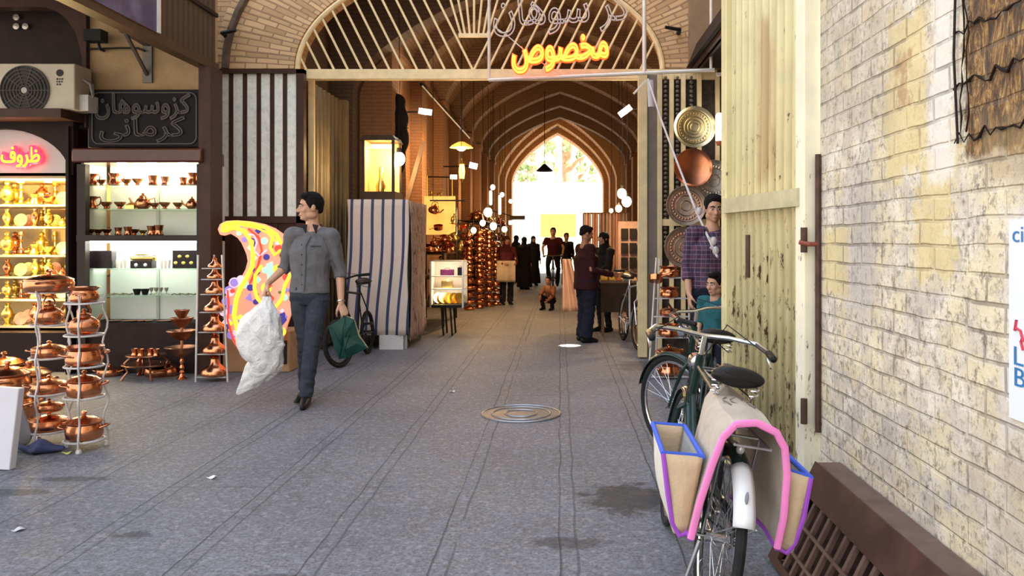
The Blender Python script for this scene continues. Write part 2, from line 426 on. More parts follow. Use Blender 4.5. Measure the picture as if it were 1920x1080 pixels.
# outer projecting brick edge at the far left of the arch, dark seam line
mb=MB(); pts=[]
for i in range(14):
    a=PI*.5*i/13; pts.append((ax0-(arx+.86)*math.cos(a*.9),YG-.06,az0+(arz+.9)*math.sin(a*.9)))
o=mb.tube(pts,.05,6).build('trim_2',M_('dark grout',(.13,.09,.06),.9,0,.4,9,.5)); struct(o,'dark mortar seam around the brick arch','trim')
o=MB().box(P(1292,0,9.65).x,P(1350,0,9.65).x,9.55,9.77,3.48,7).build('trim_3',M_('grey brown render',(.27,.175,.10),.85,0,.15,4,.2)); struct(o,'plain rendered pier right of the arch','trim')

# ---- passage behind the gate and first pointed arch
o=MB().box(-3.55,-3.3,10.4,11.6,0,6).build('wall_left_passage',BRICK_SHADED,angle=0); struct(o)
o=MB().box(2.75,3.0,10.4,11.6,0,6).build('wall_right_passage',BRICK_SHADED,angle=0); struct(o)
o=MB().box(-3.6,3.05,10.4,11.5,6,6.3).build('ceiling_1',BRICK_SHADED,angle=0); struct(o)
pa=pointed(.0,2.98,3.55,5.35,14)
o=MB().prism([(-3.6,0),(-2.98,0)]+pa+[(2.98,0),(3.05,0),(3.05,6.4),(-3.6,6.4)],11.5,11.9).build('wall_inner_arch',BRICK_SHADED); struct(o,'shade-toned brick wall with pointed arch just inside the gate','wall')
# ---- corridor
CW=2.72
def side_wall(sgn,name):
    mb=MB()
    y=11.9; ys=[]
    outl=[(11.9,0)]
    while y+2.6<33:
        a=pointed(y+1.5,.72,2.5,3.75,8)
        outl+= [(a[0][0],0)]+a+[(a[-1][0],0)]; y+=2.6
    outl+=[(33,0),(33,4.5),(11.9,4.5)]
    x0=sgn*CW
    mb.prism(outl,x0,x0+sgn*.45,'yz')
    struct(MB().box(min(x0+sgn*.46,x0+sgn*.55),max(x0+sgn*.46,x0+sgn*.55),11.9,33,0,4.5).build(name+'_niche_back',M_('niche shade',(.03,.018,.012),.9,0,.3,4)))  # near-black sheet, the shade inside the niches put into its colour
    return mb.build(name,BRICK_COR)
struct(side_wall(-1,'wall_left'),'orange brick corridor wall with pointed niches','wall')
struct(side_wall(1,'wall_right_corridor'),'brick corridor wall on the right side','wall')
k=4
y=11.9
while y<33:
    for sgn,nm in ((-1,'left'),(1,'right')):
        o=MB().box(min(sgn*CW,sgn*(CW-.22)),max(sgn*CW,sgn*(CW-.22)),y,y+.5,0,4.4).box(min(sgn*CW,sgn*(CW-.28)),max(sgn*CW,sgn*(CW-.28)),y-.04,y+.54,4.28,4.4).build('trim_%d'%k,BRICK_COR); struct(o); k+=1
    inn=pointed(0,2.46,4.4,6.05,12); outp=pointed(0,2.78,4.4,6.75,12)
    o=MB().prism(inn+outp[::-1],y+.02,y+.46).build('trim_%d'%k,PLASTER_COR); struct(o); k+=1
    y+=2.6
inn=pointed(0,2.74,4.45,6.5,14); outp=pointed(0,3.1,4.45,7.0,14)
o=MB().prism(inn+outp[::-1],11.9,33).build('ceiling_2',PLASTER_COR); struct(o,'pointed brick vault over the corridor','ceiling')
for sgn in (-1,1):
    o=MB().box(min(sgn*2.6,sgn*CW),max(sgn*2.6,sgn*CW),11.9,33,4.40,4.5).build('trim_%d'%k,BRICK_COR); struct(o); k+=1
fa=None
for j,(dy,gr) in enumerate(((0,0),(-1.0,.2),(-2.0,.4))):
    f2=pointed(-.1,1.9+gr,3.75,5.85+gr*1.15,14)
    o=MB().prism([(-3.3,0),(-2.0-gr,0)]+f2+[(1.8+gr,0),(3.3,0),(3.3,7),(-3.3,7)],33+dy,34+dy).build('wall_far' if j==0 else 'wall_far_step_%d'%j,brick_mat('far arch brick',(.70,.40,.18),(.6,.33,.14),(.4,.23,.11)) if j==0 else bpy.data.materials['far arch brick']); struct(o)
# ---- courtyard beyond
o=MB().box(-30,30,33.9,75,-.05,0).build('floor_courtyard',M_('courtyard paving',(.75,.68,.55),.8,0,.1,2)); struct(o)
wy=46
mb=MB().box(-14,14,wy,wy+.4,0,4.75)
o=mb.build('wall_courtyard',M_('white courtyard wall',(.85,.81,.7),.8,0,.04,1)); struct(o,'sunlit white wall across the courtyard','wall')
a=P(1012,394,wy-.1); b_=P(1078,443,wy-.1)
t=thing('market_stall','pale awninged stall in front of the white courtyard wall','stall',(0,wy-1.0,0))
MB().box(-1.1,.9,.55,.9,1.6,2.9).build('awning',M_('ochre awning',(.42,.22,.06),.8),t)
MB().box(-1.0,.8,.6,.9,0,1.0).build('counter',M_('pale counter',(.7,.6,.45),.8),t)
MB().box(-1.08,-1.0,.6,.68,0,1.7).build('post',M_('pale counter',(.7,.6,.45)),t); MB().box(.8,.88,.6,.68,0,1.7).build('post',M_('pale counter',(.7,.6,.45)),t)
LEAF=M_('tree leaves',(.42,.52,.24),.7,0,.4,2)
BARK=M_('tree bark',(.55,.32,.18),.9,0,.3,4,.3)
def tree(label,x,y,h,r,zc,n,seed,thin=.18):
    rr=random.Random(seed)
    t=thing('courtyard_tree',label,'tree',(x,y,0),0,'trees beyond the courtyard wall')
    pts=[(0,0,0),(.05,0,h*.4),(-.08,.1,h*.75),(.1,0,h)]
    mb=MB().tube(pts,[thin*1.5,thin*1.1,thin*.8,thin*.3],10)
    for i in range(6):
        z=h*(.5+.07*i); a=rr.random()*6.3; mb.tube([(0,0,z),(math.cos(a)*r*.5,math.sin(a)*r*.5,z+.6),(math.cos(a)*r*.9,math.sin(a)*r*.9,z+.8)],[thin*.5,thin*.3,.03],6)
    mb.build('trunk',BARK,t)
    mb=MB()
    for i in range(n):
        while 1:
            p=Vector((rr.uniform(-1,1),rr.uniform(-1,1),rr.uniform(-1,1)))
            if p.length<1: break
        cl=Vector((round(p.x*2)/2,round(p.y*2)/2,round(p.z*2)/2))
        p=p*.5+cl*.6
        c=Vector((p.x*r,p.y*r,zc+p.z*r*1.2)); s=rr.uniform(.08,.2)
        M=Matrix.Translation(c)@Euler((rr.random()*6,rr.random()*6,rr.random()*6)).to_matrix().to_4x4()
        mb.add([(-s,-s*.6,0),(s,-s*.6,0),(s,s*.6,.03),(-s,s*.6,.03)],[(0,1,2,3)],M)
    mb.build('foliage',LEAF,t,angle=0)
p=P(1064,300,52); tree('tall tree with thick trunk right of centre in the far arch',p.x,50,10,2.0,8.6,500,1,.36)
p=P(1088,300,57); tree('bushy green tree at the right edge of the far arch',p.x,57,7.5,1.7,6.4,900,2,.14)
p=P(1000,300,62); tree('slender tree left of centre in the far arch',p.x,62,9.6,1.5,8.2,260,3,.26)
p=P(976,330,53); tree('small green tree at the left edge of the far arch',p.x,53,6.5,1.0,5.6,300,4,.12)

# ================================================================ big cream gate leaf on the right
def rusty(name,col,th=.62,rust=(.09,.045,.025),scale=5):
    m,nt,b=base(name); v=coords(nt); s=sep(nt,v)
    n1=noise(nt,v,3,4); c=ramp(nt,n1,[(.3,tuple(x*.86 for x in col)),(.7,tuple(min(1,x*1.1) for x in col))])
    sv=comb(nt,mth(nt,'MULTIPLY',s[0],1.0),mth(nt,'MULTIPLY',s[1],1.0),mth(nt,'MULTIPLY',s[2],.32))
    n2=noise(nt,sv,22,6,.75)
    zz=mth(nt,'MULTIPLY',mth(nt,'SUBTRACT',1.6,s[2]),.05,clamp=False)
    f=mth(nt,'MULTIPLY',mth(nt,'SUBTRACT',mth(nt,'ADD',n2,zz),th),16,clamp=True)
    c=mix(nt,f,c,rust)
    nt.links.new(c,b.inputs['Base Color']); b.inputs['Roughness'].default_value=.5
    bumpn(nt,b,n2,.12)
    return m,nt,b,c,s,v
CRM,_,_,_,_,_=rusty('cream gate paint',(.68,.60,.33),.59)
CRW,_,_,_,_,_=rusty('pale cream post paint',(.88,.83,.64),.62)
mL,nt,b,c,s,v=rusty('cream sheet paint',(.68,.60,.33),.58)
# worn-through brown patch on the sheet (local x along the leaf, z up)
d=mth(nt,'SUBTRACT',.13,mth(nt,'ABSOLUTE',mth(nt,'SUBTRACT',s[0],-.60)))
d=mth(nt,'MINIMUM',mth(nt,'MULTIPLY',d,2.0),mth(nt,'SUBTRACT',.5,mth(nt,'ABSOLUTE',mth(nt,'SUBTRACT',s[2],2.22))))
d=mth(nt,'ADD',d,mth(nt,'MULTIPLY',mth(nt,'SUBTRACT',noise(nt,comb(nt,mth(nt,'MULTIPLY',s[0],9.0),s[1],s[2]),2.2,5),.5),.35))
c2=mix(nt,mth(nt,'MULTIPLY',mth(nt,'MULTIPLY',d,9.0,clamp=True),.75),c,(.42,.27,.12)); nt.links.new(c2,b.inputs['Base Color'])
HG=Vector((1.225,3.86,0)); LG=Vector((1.055,5.05,0))
dv=(LG-HG); LL=dv.length; rz=math.atan2(-dv.y,-dv.x)   # local -x runs from hinge to the free edge
gl=thing('gate_leaf','tall cream corrugated steel gate leaf folded back against the brick wall','gate',(HG.x,HG.y,0),rz)
# corrugated sheet
pr=[]
n=10; step=(LL-.19)/n
for i in range(n):
    x0=-.10-i*step
    pr+=[(x0,0),(x0-step*.40,0),(x0-step*.47,.045),(x0-step*.93,.045)]
pr.append((-.10-n*step,0))
vs=[];fs=[]
for i,(a,d) in enumerate(pr): vs+=[(a,d,.06),(a,d,4.2)]
for i in range(len(pr)-1): fs.append((2*i,2*i+2,2*i+3,2*i+1))
MB().add(vs,fs).build('corrugated_sheet',mL,gl,angle=15,solid=.004)
MB().box(-.10,.0,-.05,.05,.03,4.2).build('stile',CRW,gl,bevel=.006)
MB().box(-LL,-LL+.09,-.04,.05,.03,4.2).build('stile',CRM,gl,bevel=.006)
MB().box(-LL+.07,-.05,-.062,-.004,1.585,1.675).build('cross_bar',M_('worn cream rail',(.50,.45,.28),.55,0,.2,9),gl)
MB().box(-LL+.09,-.1,-.05,-.004,.06,.14).build('cross_bar',CRM,gl)
for z in (.6,1.42,2.9):
    MB().tube([(.02,-.06,z-.06),(.02,-.06,z+.06)],.016,10).build('hinge',M_('rusted iron',(.10,.05,.035),.7,.4,.4,14),gl)
MB().box(-.86,-.81,-.012,.002,1.20,1.45).build('lock_plate',M_('rusted iron',(.10,.05,.035)),gl)
o=MB().box(1.25,1.29,3.84,3.93,0,7).build('trim_80',CRW); struct(o,'pale cream gate post beside the brick wall','trim')
t=thing('gate_bolt','rusty drop bolt rod on the pale gate post','bolt',(1.235,3.83,0))
MB().tube([(0,0,.5),(0,0,1.83)],.014,8).build('rod',M_('rusted iron',(.1,.05,.035)),t)
MB().tube([(0,0,1.40),(-.05,-.02,1.40),(-.09,0,1.41)],.011,8).build('handle',M_('red brown handle',(.25,.06,.04),.6),t)
# ================================================================ arch grille, gates
g=thing('fanlight_grille','cream iron fanlight grille filling the gate arch','grille',(0,9.70,0))
def EL(px,py): p=P(px,py,9.70); return Vector((p.x,0,p.z))
def inside(x,y): return ((x-900)/342)**2+((130-y)/198)**2<1
rim=[EL(900-342*math.cos(PI*i/48),130-198*math.sin(PI*i/48)) for i in range(49)]
MB().tube(rim,.032,8).build('rim',CREAM,g)
MB().box(EL(570,0).x,EL(1344,0).x,-.05,.05,EL(0,150).z,EL(0,131).z).build('cross_beam',CREAM,g,bevel=.008)
MB().box(EL(860,0).x,EL(918,0).x,-.02,.02,EL(0,70).z,EL(0,63).z).build('hub_bar',CREAM,g)
def bar(x,y,dx,dy):
    t=0; 
    while inside(x+dx*t,y-dy*t) and t<400: t+=1
    if t>6: MB().tube([EL(x,y),EL(x+dx*t,y-dy*t)],.0145,6).build('bar',CREAM,g)
for i in range(13):
    bar(886-26*i,130,-.5,1); bar(889+26*i,130,.5,1)
for x,dx in ((864,-.30),(872,-.2),(881,-.1),(889,0),(897,.1),(906,.2),(914,.30)):
    bar(x,64,dx,1)
# left inner gate leaf, opened into the corridor
t=thing('gate_leaf','narrow cream ribbed gate leaf opened inward on the left side of the arch','gate',(-3.08,9.85,0),PI/2)
pr=[]; n=8; st=1.45/n
for i in range(n): pr+=[(.04+i*st,0),(.04+i*st+st*.45,0),(.04+i*st+st*.55,-.04),(.04+i*st+st*.92,-.04)]
vs=[];fs=[]
for a,d in pr: vs+=[(a,d,.05),(a,d,3.36)]
for i in range(len(pr)-1): fs.append((2*i,2*i+2,2*i+3,2*i+1))
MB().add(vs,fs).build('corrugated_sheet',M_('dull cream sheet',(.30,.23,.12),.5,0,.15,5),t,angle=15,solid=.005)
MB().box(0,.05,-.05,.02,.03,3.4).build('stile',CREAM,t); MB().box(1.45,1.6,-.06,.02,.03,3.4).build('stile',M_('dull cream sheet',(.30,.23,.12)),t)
# right gate leaf seen almost edge-on plus barred leaf
def PX(px,Y): return (px-CX)/F*Y
t=thing('gate_leaf','narrow cream framed gate leaf standing at the right jamb of the arch','gate',(PX(1205,9.6),9.6,0))
x0=PX(1205,9.6)
MB().box(PX(1196,9.6)-x0,PX(1213,9.6)-x0,-.05,.05,.02,3.42).build('stile',M_('cream stile',(.62,.5,.28),.5,0,.15,6),t,bevel=.006)
MB().box(PX(1213,9.6)-x0,PX(1232,9.6)-x0,-.01,.03,.02,3.4).build('panel',M_('grey gate panel',(.15,.125,.1),.5,0,.15,6),t)
MB().box(PX(1232,9.6)-x0,PX(1241,9.6)-x0,-.04,.05,.02,3.42).build('stile',M_('cream stile',(.62,.5,.28)),t,bevel=.006)
t=thing('window_grille','cream barred grille behind the hanging trays','grille',(PX(1300,9.62),9.62,0)); x0=PX(1300,9.62)
for px in (1259,1281,1311,1345): MB().box(PX(px-4,9.62)-x0,PX(px+4,9.62)-x0,-.02,.02,.3,3.42).build('bar',CREAM,t)
for z in (1.62,.32): MB().box(PX(1241,9.62)-x0,PX(1349,9.62)-x0,-.025,.025,z-.03,z+.05).build('rail',CREAM,t)
o=MB().box(1.2,2.7,9.70,9.76,0,3.45).build('door_2',M_('dark shop interior',(.05,.038,.03),.6,0,.5,12)); struct(o)  # dark sheet painting the unlit shop interior behind the bars
# hanging chain strands seen between the bars
for i,px in enumerate((1248,1270,1296)):
    mb=MB()
    for k in range(38): mb.ell((0,0,-k*.055),(.026,.02,.024),8,5)
    o=mb.build('bead_string',M_('grey beads',(.16,.13,.1),.4,.4,.3,20),loc=(PX(px,9.66),9.66,3.38))
    tag(o,'string of dull beads hanging in the %s gap of the cream grille from the left'%ordn(i),'beads','bead strings behind the grille')

# ---- right canopy over the recess
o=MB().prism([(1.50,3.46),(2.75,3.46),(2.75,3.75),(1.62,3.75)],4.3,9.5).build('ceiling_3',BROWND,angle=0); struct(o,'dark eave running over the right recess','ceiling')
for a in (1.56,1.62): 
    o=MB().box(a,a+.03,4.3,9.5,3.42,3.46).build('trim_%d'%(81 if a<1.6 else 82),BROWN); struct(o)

# ---- neon sign on pipes
t=thing('neon_sign','neon sign on white pipe frame, red-orange word lit below an unlit word','sign',(0,9.0,0))
def NP(px,py,Y=9.0): p=P(px,py,Y); return Vector((p.x,p.y-9.0,p.z))
yL,yR=9.25,8.75
def pipe(a,b,r=.018): MB().tube([a,b],r,8).build('pipe',M_('white pipe',(.68,.62,.55),.4,.2,.1,9),t)
a=NP(917,150,yL); b_=NP(1340,131,yR)
pipe(a,b_,.022); pipe(a,Vector((a.x,a.y,4.6))); c_=a.lerp(b_,.7); pipe(c_,Vector((c_.x,c_.y,4.6)),.024); c2_=a.lerp(b_,.985); pipe(c2_,Vector((c2_.x,c2_.y,4.6)))
c3=b_+Vector((.02,0,-.05)); pipe(c3,c3+Vector((.12,0,.01)),.02)
MB().tube([NP(1212,150,8.9),NP(1188,176,8.9)],.012,6).build('pipe',M_('white pipe',(.68,.62,.55)),t)
MB().tube([a.lerp(b_,.02)+Vector((0,0,.62)),NP(950,66,9.1),NP(1000,108,9.1),NP(1046,136,9.1)],.006,6).build('wire',M_('white pipe',(.68,.62,.55)),t)
NEON=M_('lit orange neon',(1,.3,.05),.4,0,0,emit=4.0,ecol=(1,.20,.02))
NEONO=M_('unlit neon tube',(.62,.5,.46),.3,0,.05,5)
slope=math.atan2(19*1,423)
p=NP(1050,100,9.0); text_obj('lit_word_glow','\uFEE3\uFEA8\uFEBC\uFEEE\uFEB9',M_('red orange neon glow',(1,.1,.02),.4,0,0,emit=1.6,ecol=(1,.09,.012)),PX(1141,9)-PX(958,9)+.02,p+Vector((0,.03,0)),t,rot=(0,-slope*1.5,0),bevel=.021,height=.42)  # wider red tube added behind the letters to imitate their glow
text_obj('lit_word','\uFEE3\uFEA8\uFEBC\uFEEE\uFEB9',NEON,PX(1141,9)-PX(958,9),p,t,rot=(0,-slope*1.5,0),bevel=.009,height=.40)
p=NP(1052,18,9.0); text_obj('unlit_word','\uFB94\uFEB0 \uFEB3\uFEEE\uFEEB\uFE8E\uFEE5',NEONO,PX(1178,9)-PX(920,9),p,t,rot=(0,-slope*1.2,0),bevel=.0075,height=.56)
# rope from the sign down to the gate leaf
pts=[P(1215,148,8.88),P(1240,225,8.6),P(1272,310,8.2),P(1305,395,7.7),P(1345,482,6.9)]
mb=MB().tube(pts,.011,6)
for px,py,Y in ((1311,396,7.6),(1338,452,7.05),(1342,470,6.95)):
    p=P(px,py,Y); mb.ell(p,(.03,.03,.04),8,5); mb.tube([p,p+Vector((-.05,0,.03))],.012,5)
tag(mb.build('rope',M_('white rope',(.62,.56,.54),.8)),'white knotted rope slanting down from the sign frame past the hanging trays','rope')
mb=MB().tube([P(1219,150,8.86),P(1221,200,8.86)],.035,6,asp=.4)
tag(mb.build('cloth_scrap',M_('pale cloth',(.55,.5,.5),.8)),'pale scrap of cloth tied under the pipe frame corner','cloth')

# ================================================================ left shop front
YS=8.6
def S(px,py,Y=YS): return P(px,py,Y)
kS=YS/F
# wall pieces
o=MB().box(S(163,0).x,S(386,0).x,8.62,8.9,S(0,290).z,4.4).build('wall_shop_front',TAN); struct(o,'tan plastered wall above the black sign','wall')
o=MB().box(S(384,0).x,S(406,0).x,8.45,8.75,0,S(0,128).z).build('trim_83',BROWN); struct(o,'brown painted post beside the display cabinet','trim')
o=MB().box(S(140,0).x,S(147,0).x-.01,8.44,9.0,0,S(0,240).z).build('trim_84',BROWND); struct(o,'dark pillar between the two shop windows','trim')
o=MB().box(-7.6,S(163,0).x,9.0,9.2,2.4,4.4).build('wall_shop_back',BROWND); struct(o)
# dark arched brow over the air conditioner
pts=[(S(-140,0).x,S(0,17).z)]
for px,py in ((60,15),(90,16),(110,22),(130,38),(146,62),(156,95),(161,130),(163,240)): pts.append((S(px,0).x,S(0,py).z))
rect=[(S(163,0).x+.02,S(0,240).z),(S(163,0).x+.02,4.4),(S(-140,0).x,4.4)]
o=MB().prism(pts+rect,8.55,8.7).build('trim_85',BROWN); struct(o,'brown arched fascia over the air conditioner recess','trim')
o=MB().box(S(-140,0).x,S(163,0).x,8.15,8.72,S(0,232).z,S(0,216).z).build('trim_86',BROWN); struct(o,'brown ledge carrying the air conditioner','trim')
for i,(px,py) in enumerate(((32,33),(32,50),(49,50))):
    o=MB().lathe([(0,0),(.035,0),(.035,.02),(0,.025)],12,M=Matrix.Translation(P(px,py,8.98))@Matrix.Rotation(PI/2,4,'X')).build('wall_stud',M_('pale disc',(.5,.45,.42),.3,.5))  # pale discs standing for three small bright dots
    tag(o,'small pale round disc on the dark wall, '+('upper one alone','lower left of three','lower right of three')[i],'stud','discs above the air conditioner')
# side wood around the lunette
lun=[(S(8-135*math.cos(PI*i/24),0).x,S(0,330-87*math.sin(PI*i/24)).z) for i in range(25)]
x0,x1=S(-140,0).x,S(150,0).x
o=MB().prism([(x0,S(0,330).z)]+lun+[(x1,S(0,330).z),(x1,S(0,230).z),(x0,S(0,230).z)],8.48,8.58).build('trim_87',BROWND); struct(o)
t=thing('shop_sign','white half-round sign panel with glowing yellow and red lettering','sign',(0,8.6,0))
MB().prism(lun,0,.05).build('panel',M_('white sign panel',(.6,.53,.52),.5,0,.04,3),t)
W_=PX(78,8.55)-PX(4,8.55); c_=P(41,295,8.55)
RED=M_('red neon edge',(1,.05,.1),.4,0,0,emit=2.2,ecol=(1,.03,.08)); YEL=M_('yellow neon',(1,.8,.02),.4,0,0,emit=2.5,ecol=(1,.72,.01))
text_obj('red_letters','\uFEC7\uFEAE\uFEED\uFED1',RED,W_*1.06,(c_.x,-.045,c_.z),t,bevel=.034,height=.26)
text_obj('yellow_letters','\uFEC7\uFEAE\uFEED\uFED1',YEL,W_*.98,(c_.x,-.075,c_.z),t,extrude=.03,offset=.012,height=.22)
MB().ell((P(-6,298,8.55).x,-.05,P(-6,298,8.55).z),(.06,.03,.06)).build('red_letters',RED,t)
# air conditioner
t=thing('air_conditioner','beige outdoor air conditioner unit with round dark fan grille','air conditioner',(P(60,216,8.35).x,8.35,S(0,216).z))
def AC(px,py): p=P(px,py,8.2); q=P(60,216,8.35); return Vector((p.x-q.x,0,p.z-S(0,216).z))
zt=AC(0,118).z; xa,xb=AC(-18,0).x,AC(138,0).x
MB().box(xa,xb,-.13,.17,0.0,zt).build('casing',M_('beige metal casing',(.50,.44,.34),.45,0,.08,4),t,bevel=.012)
q=AC(45,169); RX=Matrix.Translation(Vector((q.x,-.13,q.z)))@Matrix.Rotation(PI/2,4,'X')
mb=MB()
for r in (.25,.215,.18,.145,.11,.08,.05): mb.tube([(r*math.cos(2*PI*i/36),r*math.sin(2*PI*i/36),.014) for i in range(36)],.006,5,closed=True,M=RX)
for i in range(10):
    a=PI*2*i/10; mb.bar(RX@Vector((.04*math.cos(a),.04*math.sin(a),.012)),RX@Vector((.25*math.cos(a),.25*math.sin(a),.012)),.007)
mb.build('fan_grille',M_('dark grille wire',(.10,.09,.085),.4),t)
MB().lathe([(0,.001),(.25,.001),(.25,.006),(0,.006)],36,M=RX).build('fan_shade_disc',M_('fan shadow grey',(.05,.045,.042),.6),t)  # flat dark disc paints the shaded depth behind the grille
MB().lathe([(0,.012),(.035,.012),(.03,.022),(0,.024)],16,M=RX).build('hub',M_('pale hub',(.4,.37,.34),.4),t)
q=AC(110,136); MB().lathe([(0,0),(.036,0),(.036,.006),(0,.006)],20,M=Matrix.Translation(Vector((q.x,-.13,q.z)))@Matrix.Rotation(PI/2,4,'X')).build('badge',M_('dark badge',(.03,.028,.026),.4),t)
mb=MB()
for j,(py,ws) in enumerate(((147,(3,2,3)),(152,(2,3,2)),(157,(3,3)))):
    x=104
    for w in ws:
        a=AC(x,py+2); b_=AC(x+w,py-1); mb.box(a.x,b_.x,-.134,-.129,a.z,b_.z); x+=w+2
mb.build('printed_marks',M_('dark badge',(.03,.028,.026)),t)
MB().box(xb,xb+.09,-.05,.15,.0,zt*.35).build('valve_cover',M_('white valve cover',(.6,.58,.55),.5),t)
for i in range(2): MB().tube([(xb+.01,.0+.05*i,zt*.7),(xb+.08,.0+.05*i,zt*.6),(xb+.1,.02,zt*.3)],.012,6).build('hose',M_('grey hose',(.3,.28,.27),.6),t)
MB().box(xa+.1,xa+.2,-.1,.15,-.0,.02).build('foot',BLACK,t); MB().box(xb-.2,xb-.1,-.1,.15,0,.02).build('foot',BLACK,t)
# black outlined sign
t=thing('shop_sign','black rectangular sign with grey outlined lettering above the white-lit cabinet','sign',(0,8.5,0))
def BS(px,py): p=P(px,py,8.48); return Vector((p.x,0,p.z))
a,b_=BS(166,275),BS(380,168)
MB().box(a.x,b_.x,-.02,.06,a.z,b_.z).build('board',M_('black sign board',(.008,.007,.010),.6,0,.2,3),t)
GREYT=M_('grey tubing',(.10,.09,.088),.5,0,.1,5)
rr=[]; a2,b2=BS(174,270),BS(369,174)
for cx,cz,s0 in ((b2.x-.07,b2.z-.07,0),(a2.x+.07,b2.z-.07,1),(a2.x+.07,a2.z+.07,2),(b2.x-.07,a2.z+.07,3)):
    for i in range(5):
        an=PI/2*(s0+i/4); rr.append((cx+.07*math.cos(an),-.03,cz+.07*math.sin(an)))
MB().tube(rr,.008,6,closed=True).build('border',GREYT,t)
p=BS(269,200); text_obj('lettering','\uFB90\uFEB0\uFEED\uFEB3\uFEEE\uFEEB\uFE8E\uFEE5',GREYT,BS(359,0).x-BS(178,0).x,(p.x,-.03,p.z),t,bevel=.010,height=.30)
p=BS(268,243); text_obj('lettering','\uFB90\uFEAE\uFEE3\uFE8E\uFEE7\uFBFD',GREYT,BS(350,0).x-BS(188,0).x,(p.x,-.03,p.z),t,bevel=.010,height=.29)
for py in (170,272): 
    q=BS(376,py); MB().ell((q.x,-.03,q.z),(.016,.012,.016),8,6).build('screw',STEEL,t)
MB().box(BS(374,0).x,BS(378,0).x,-.03,-.02,a.z,b_.z).build('edge_strip',STEEL,t)
# bracket under the canopy
t=thing('shelf_bracket','grey iron angle bracket on the tan wall under the canopy','bracket',(P(272,150,8.55).x,8.6,P(0,155,8.6).z))
MB().box(-.05,.05,-.01,.02,0,.42).build('wall_plate',M_('grey iron',(.16,.14,.12),.5,.6),t)
MB().bar((0,0,.42),(0,-.5,.45),.06).build('arm',M_('grey iron',(.16,.14,.12)),t)
MB().bar((0,0,.08),(0,-.45,.43),.03).build('brace',M_('grey iron',(.16,.14,.12)),t)
t=thing('security_lamp','small black floodlight on a bracket under the canopy','lamp',(P(190,75,8.55).x,8.58,P(0,85,8.6).z))
MB().box(-.09,.09,-.2,-.06,0,.12).build('housing',BLACK,t); MB().tube([(0,.02,-.06),(0,-.05,-.06),(0,-.1,.02)],.015,6).build('arm',BLACK,t)
mb=MB().tube([P(160,92,8.58),P(220,90,8.56),P(258,90,8.56),P(272,96,8.56)],.010,6)
tag(mb.build('cable',BLACK),'thin black cable across the tan wall above the bracket','cable')
# canopy fascia running towards the viewer
def ribwood():
    m,nt,b=base('ribbed brown siding'); v=coords(nt); s=sep(nt,v)
    w=mth(nt,'PINGPONG',mth(nt,'MULTIPLY',s[1],9.0),.5)
    c=ramp(nt,w,[(.05,(.018,.010,.006)),(.2,(.055,.031,.019)),(.5,(.075,.043,.026))]); c=mix(nt,mth(nt,'MULTIPLY',noise(nt,v,5,4),.4),c,(.03,.017,.011))
    nt.links.new(c,b.inputs['Base Color']); b.inputs['Roughness'].default_value=.5; bumpn(nt,b,w,.5,.02); return m
RIB=ribwood()
fx=-3.77
o=MB().box(fx-.06,fx,3.0,8.75,3.34,5.2).build('trim_88',RIB); struct(o,'ribbed brown fascia of the shop canopy','trim')
o=MB().box(fx-.10,fx+.03,3.0,8.78,3.26,3.35).build('trim_89',M_('brown moulding',(.085,.048,.028),.45,0,.2,5)); struct(o)
o=MB().box(fx-.02,fx+.02,3.0,8.78,3.86,3.9).build('trim_90',BROWND); struct(o)
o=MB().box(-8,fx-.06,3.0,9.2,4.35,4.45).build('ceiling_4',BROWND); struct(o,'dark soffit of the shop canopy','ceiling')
m,nt,b=base('printed banner'); v=coords(nt); s=sep(nt,v)
c=ramp(nt,noise(nt,v,1.6,3),[(.3,(.04,.03,.10)),(.55,(.10,.08,.16)),(.75,(.25,.26,.42))]); nt.links.new(c,b.inputs['Base Color']); b.inputs['Roughness'].default_value=.3
t=thing('banner','dark blue printed banner with gold script on the canopy fascia','banner',(fx+.02,0,0))
MB().box(0,.02,3.2,7.42,3.34,4.9).build('cloth',m,t)
MB().box(.0,.035,7.40,7.45,3.34,4.9).build('edge_strip',WHITEP,t)
GPR=M_('gold print',(.5,.38,.12),.5)
for yy,z in ((6.75,3.72),(6.35,3.85),(5.9,3.95)):
    MB().tube([(.022,yy-.22+.045*i,z+.05*math.sin(i*1.7)+.02*math.cos(i*3.1)) for i in range(11)],.012,5).build('gold_flourish',GPR,t)
# ---- brown door with frosted panes
YD=9.5
def D(px,py): return P(px,py,YD)
t=bpy.data.objects.new('door_1',None); COL.objects.link(t); t.location=(0,YD,0); struct(t,'brown steel partition door with frosted glass strips','door')
mb=MB()
xl,xr=D(404,0).x,D(572,0).x
zt,zm=D(0,131).z,D(0,412).z
mb.box(xl,xl+.07,-.05,.05,0,zt).box(xr-.09,xr,-.05,.05,0,zt).box(xl,xr,-.05,.05,zt-.05,zt).box(xl,xr,-.05,.05,zm-.04,zm+.04).box(xl,xr,-.05,.05,0,.15)
for px in (434,460,486,511,535): mb.box(D(px-4,0).x,D(px+4,0).x,-.016,.016,zm,zt)
for px in (440,480,520): mb.box(D(px-2,0).x,D(px+2,0).x,-.03,.03,.1,zm)
mb.build('frame',BROWN,t)
m,nt,b=base('frosted glass'); v=coords(nt)
c=ramp(nt,noise(nt,v,14,6,.75),[(.3,(.6,.63,.59)),(.5,(.82,.85,.80)),(.75,(.92,.94,.89))]); nt.links.new(c,b.inputs['Base Color']); b.inputs['Roughness'].default_value=.35; bumpn(nt,b,noise(nt,v,60,3),.3)
xs=[D(q,0).x for q in (412,434,460,486,511,535,560)]
for i in range(6): MB().box(xs[i]-.0,xs[i+1]+.0,-.005,.005,zm+.04,zt-.05).build('pane',m,t)
MB().box(xl+.07,xr-.09,-.01,.01,.15,zm-.04).build('panel',BROWN,t)
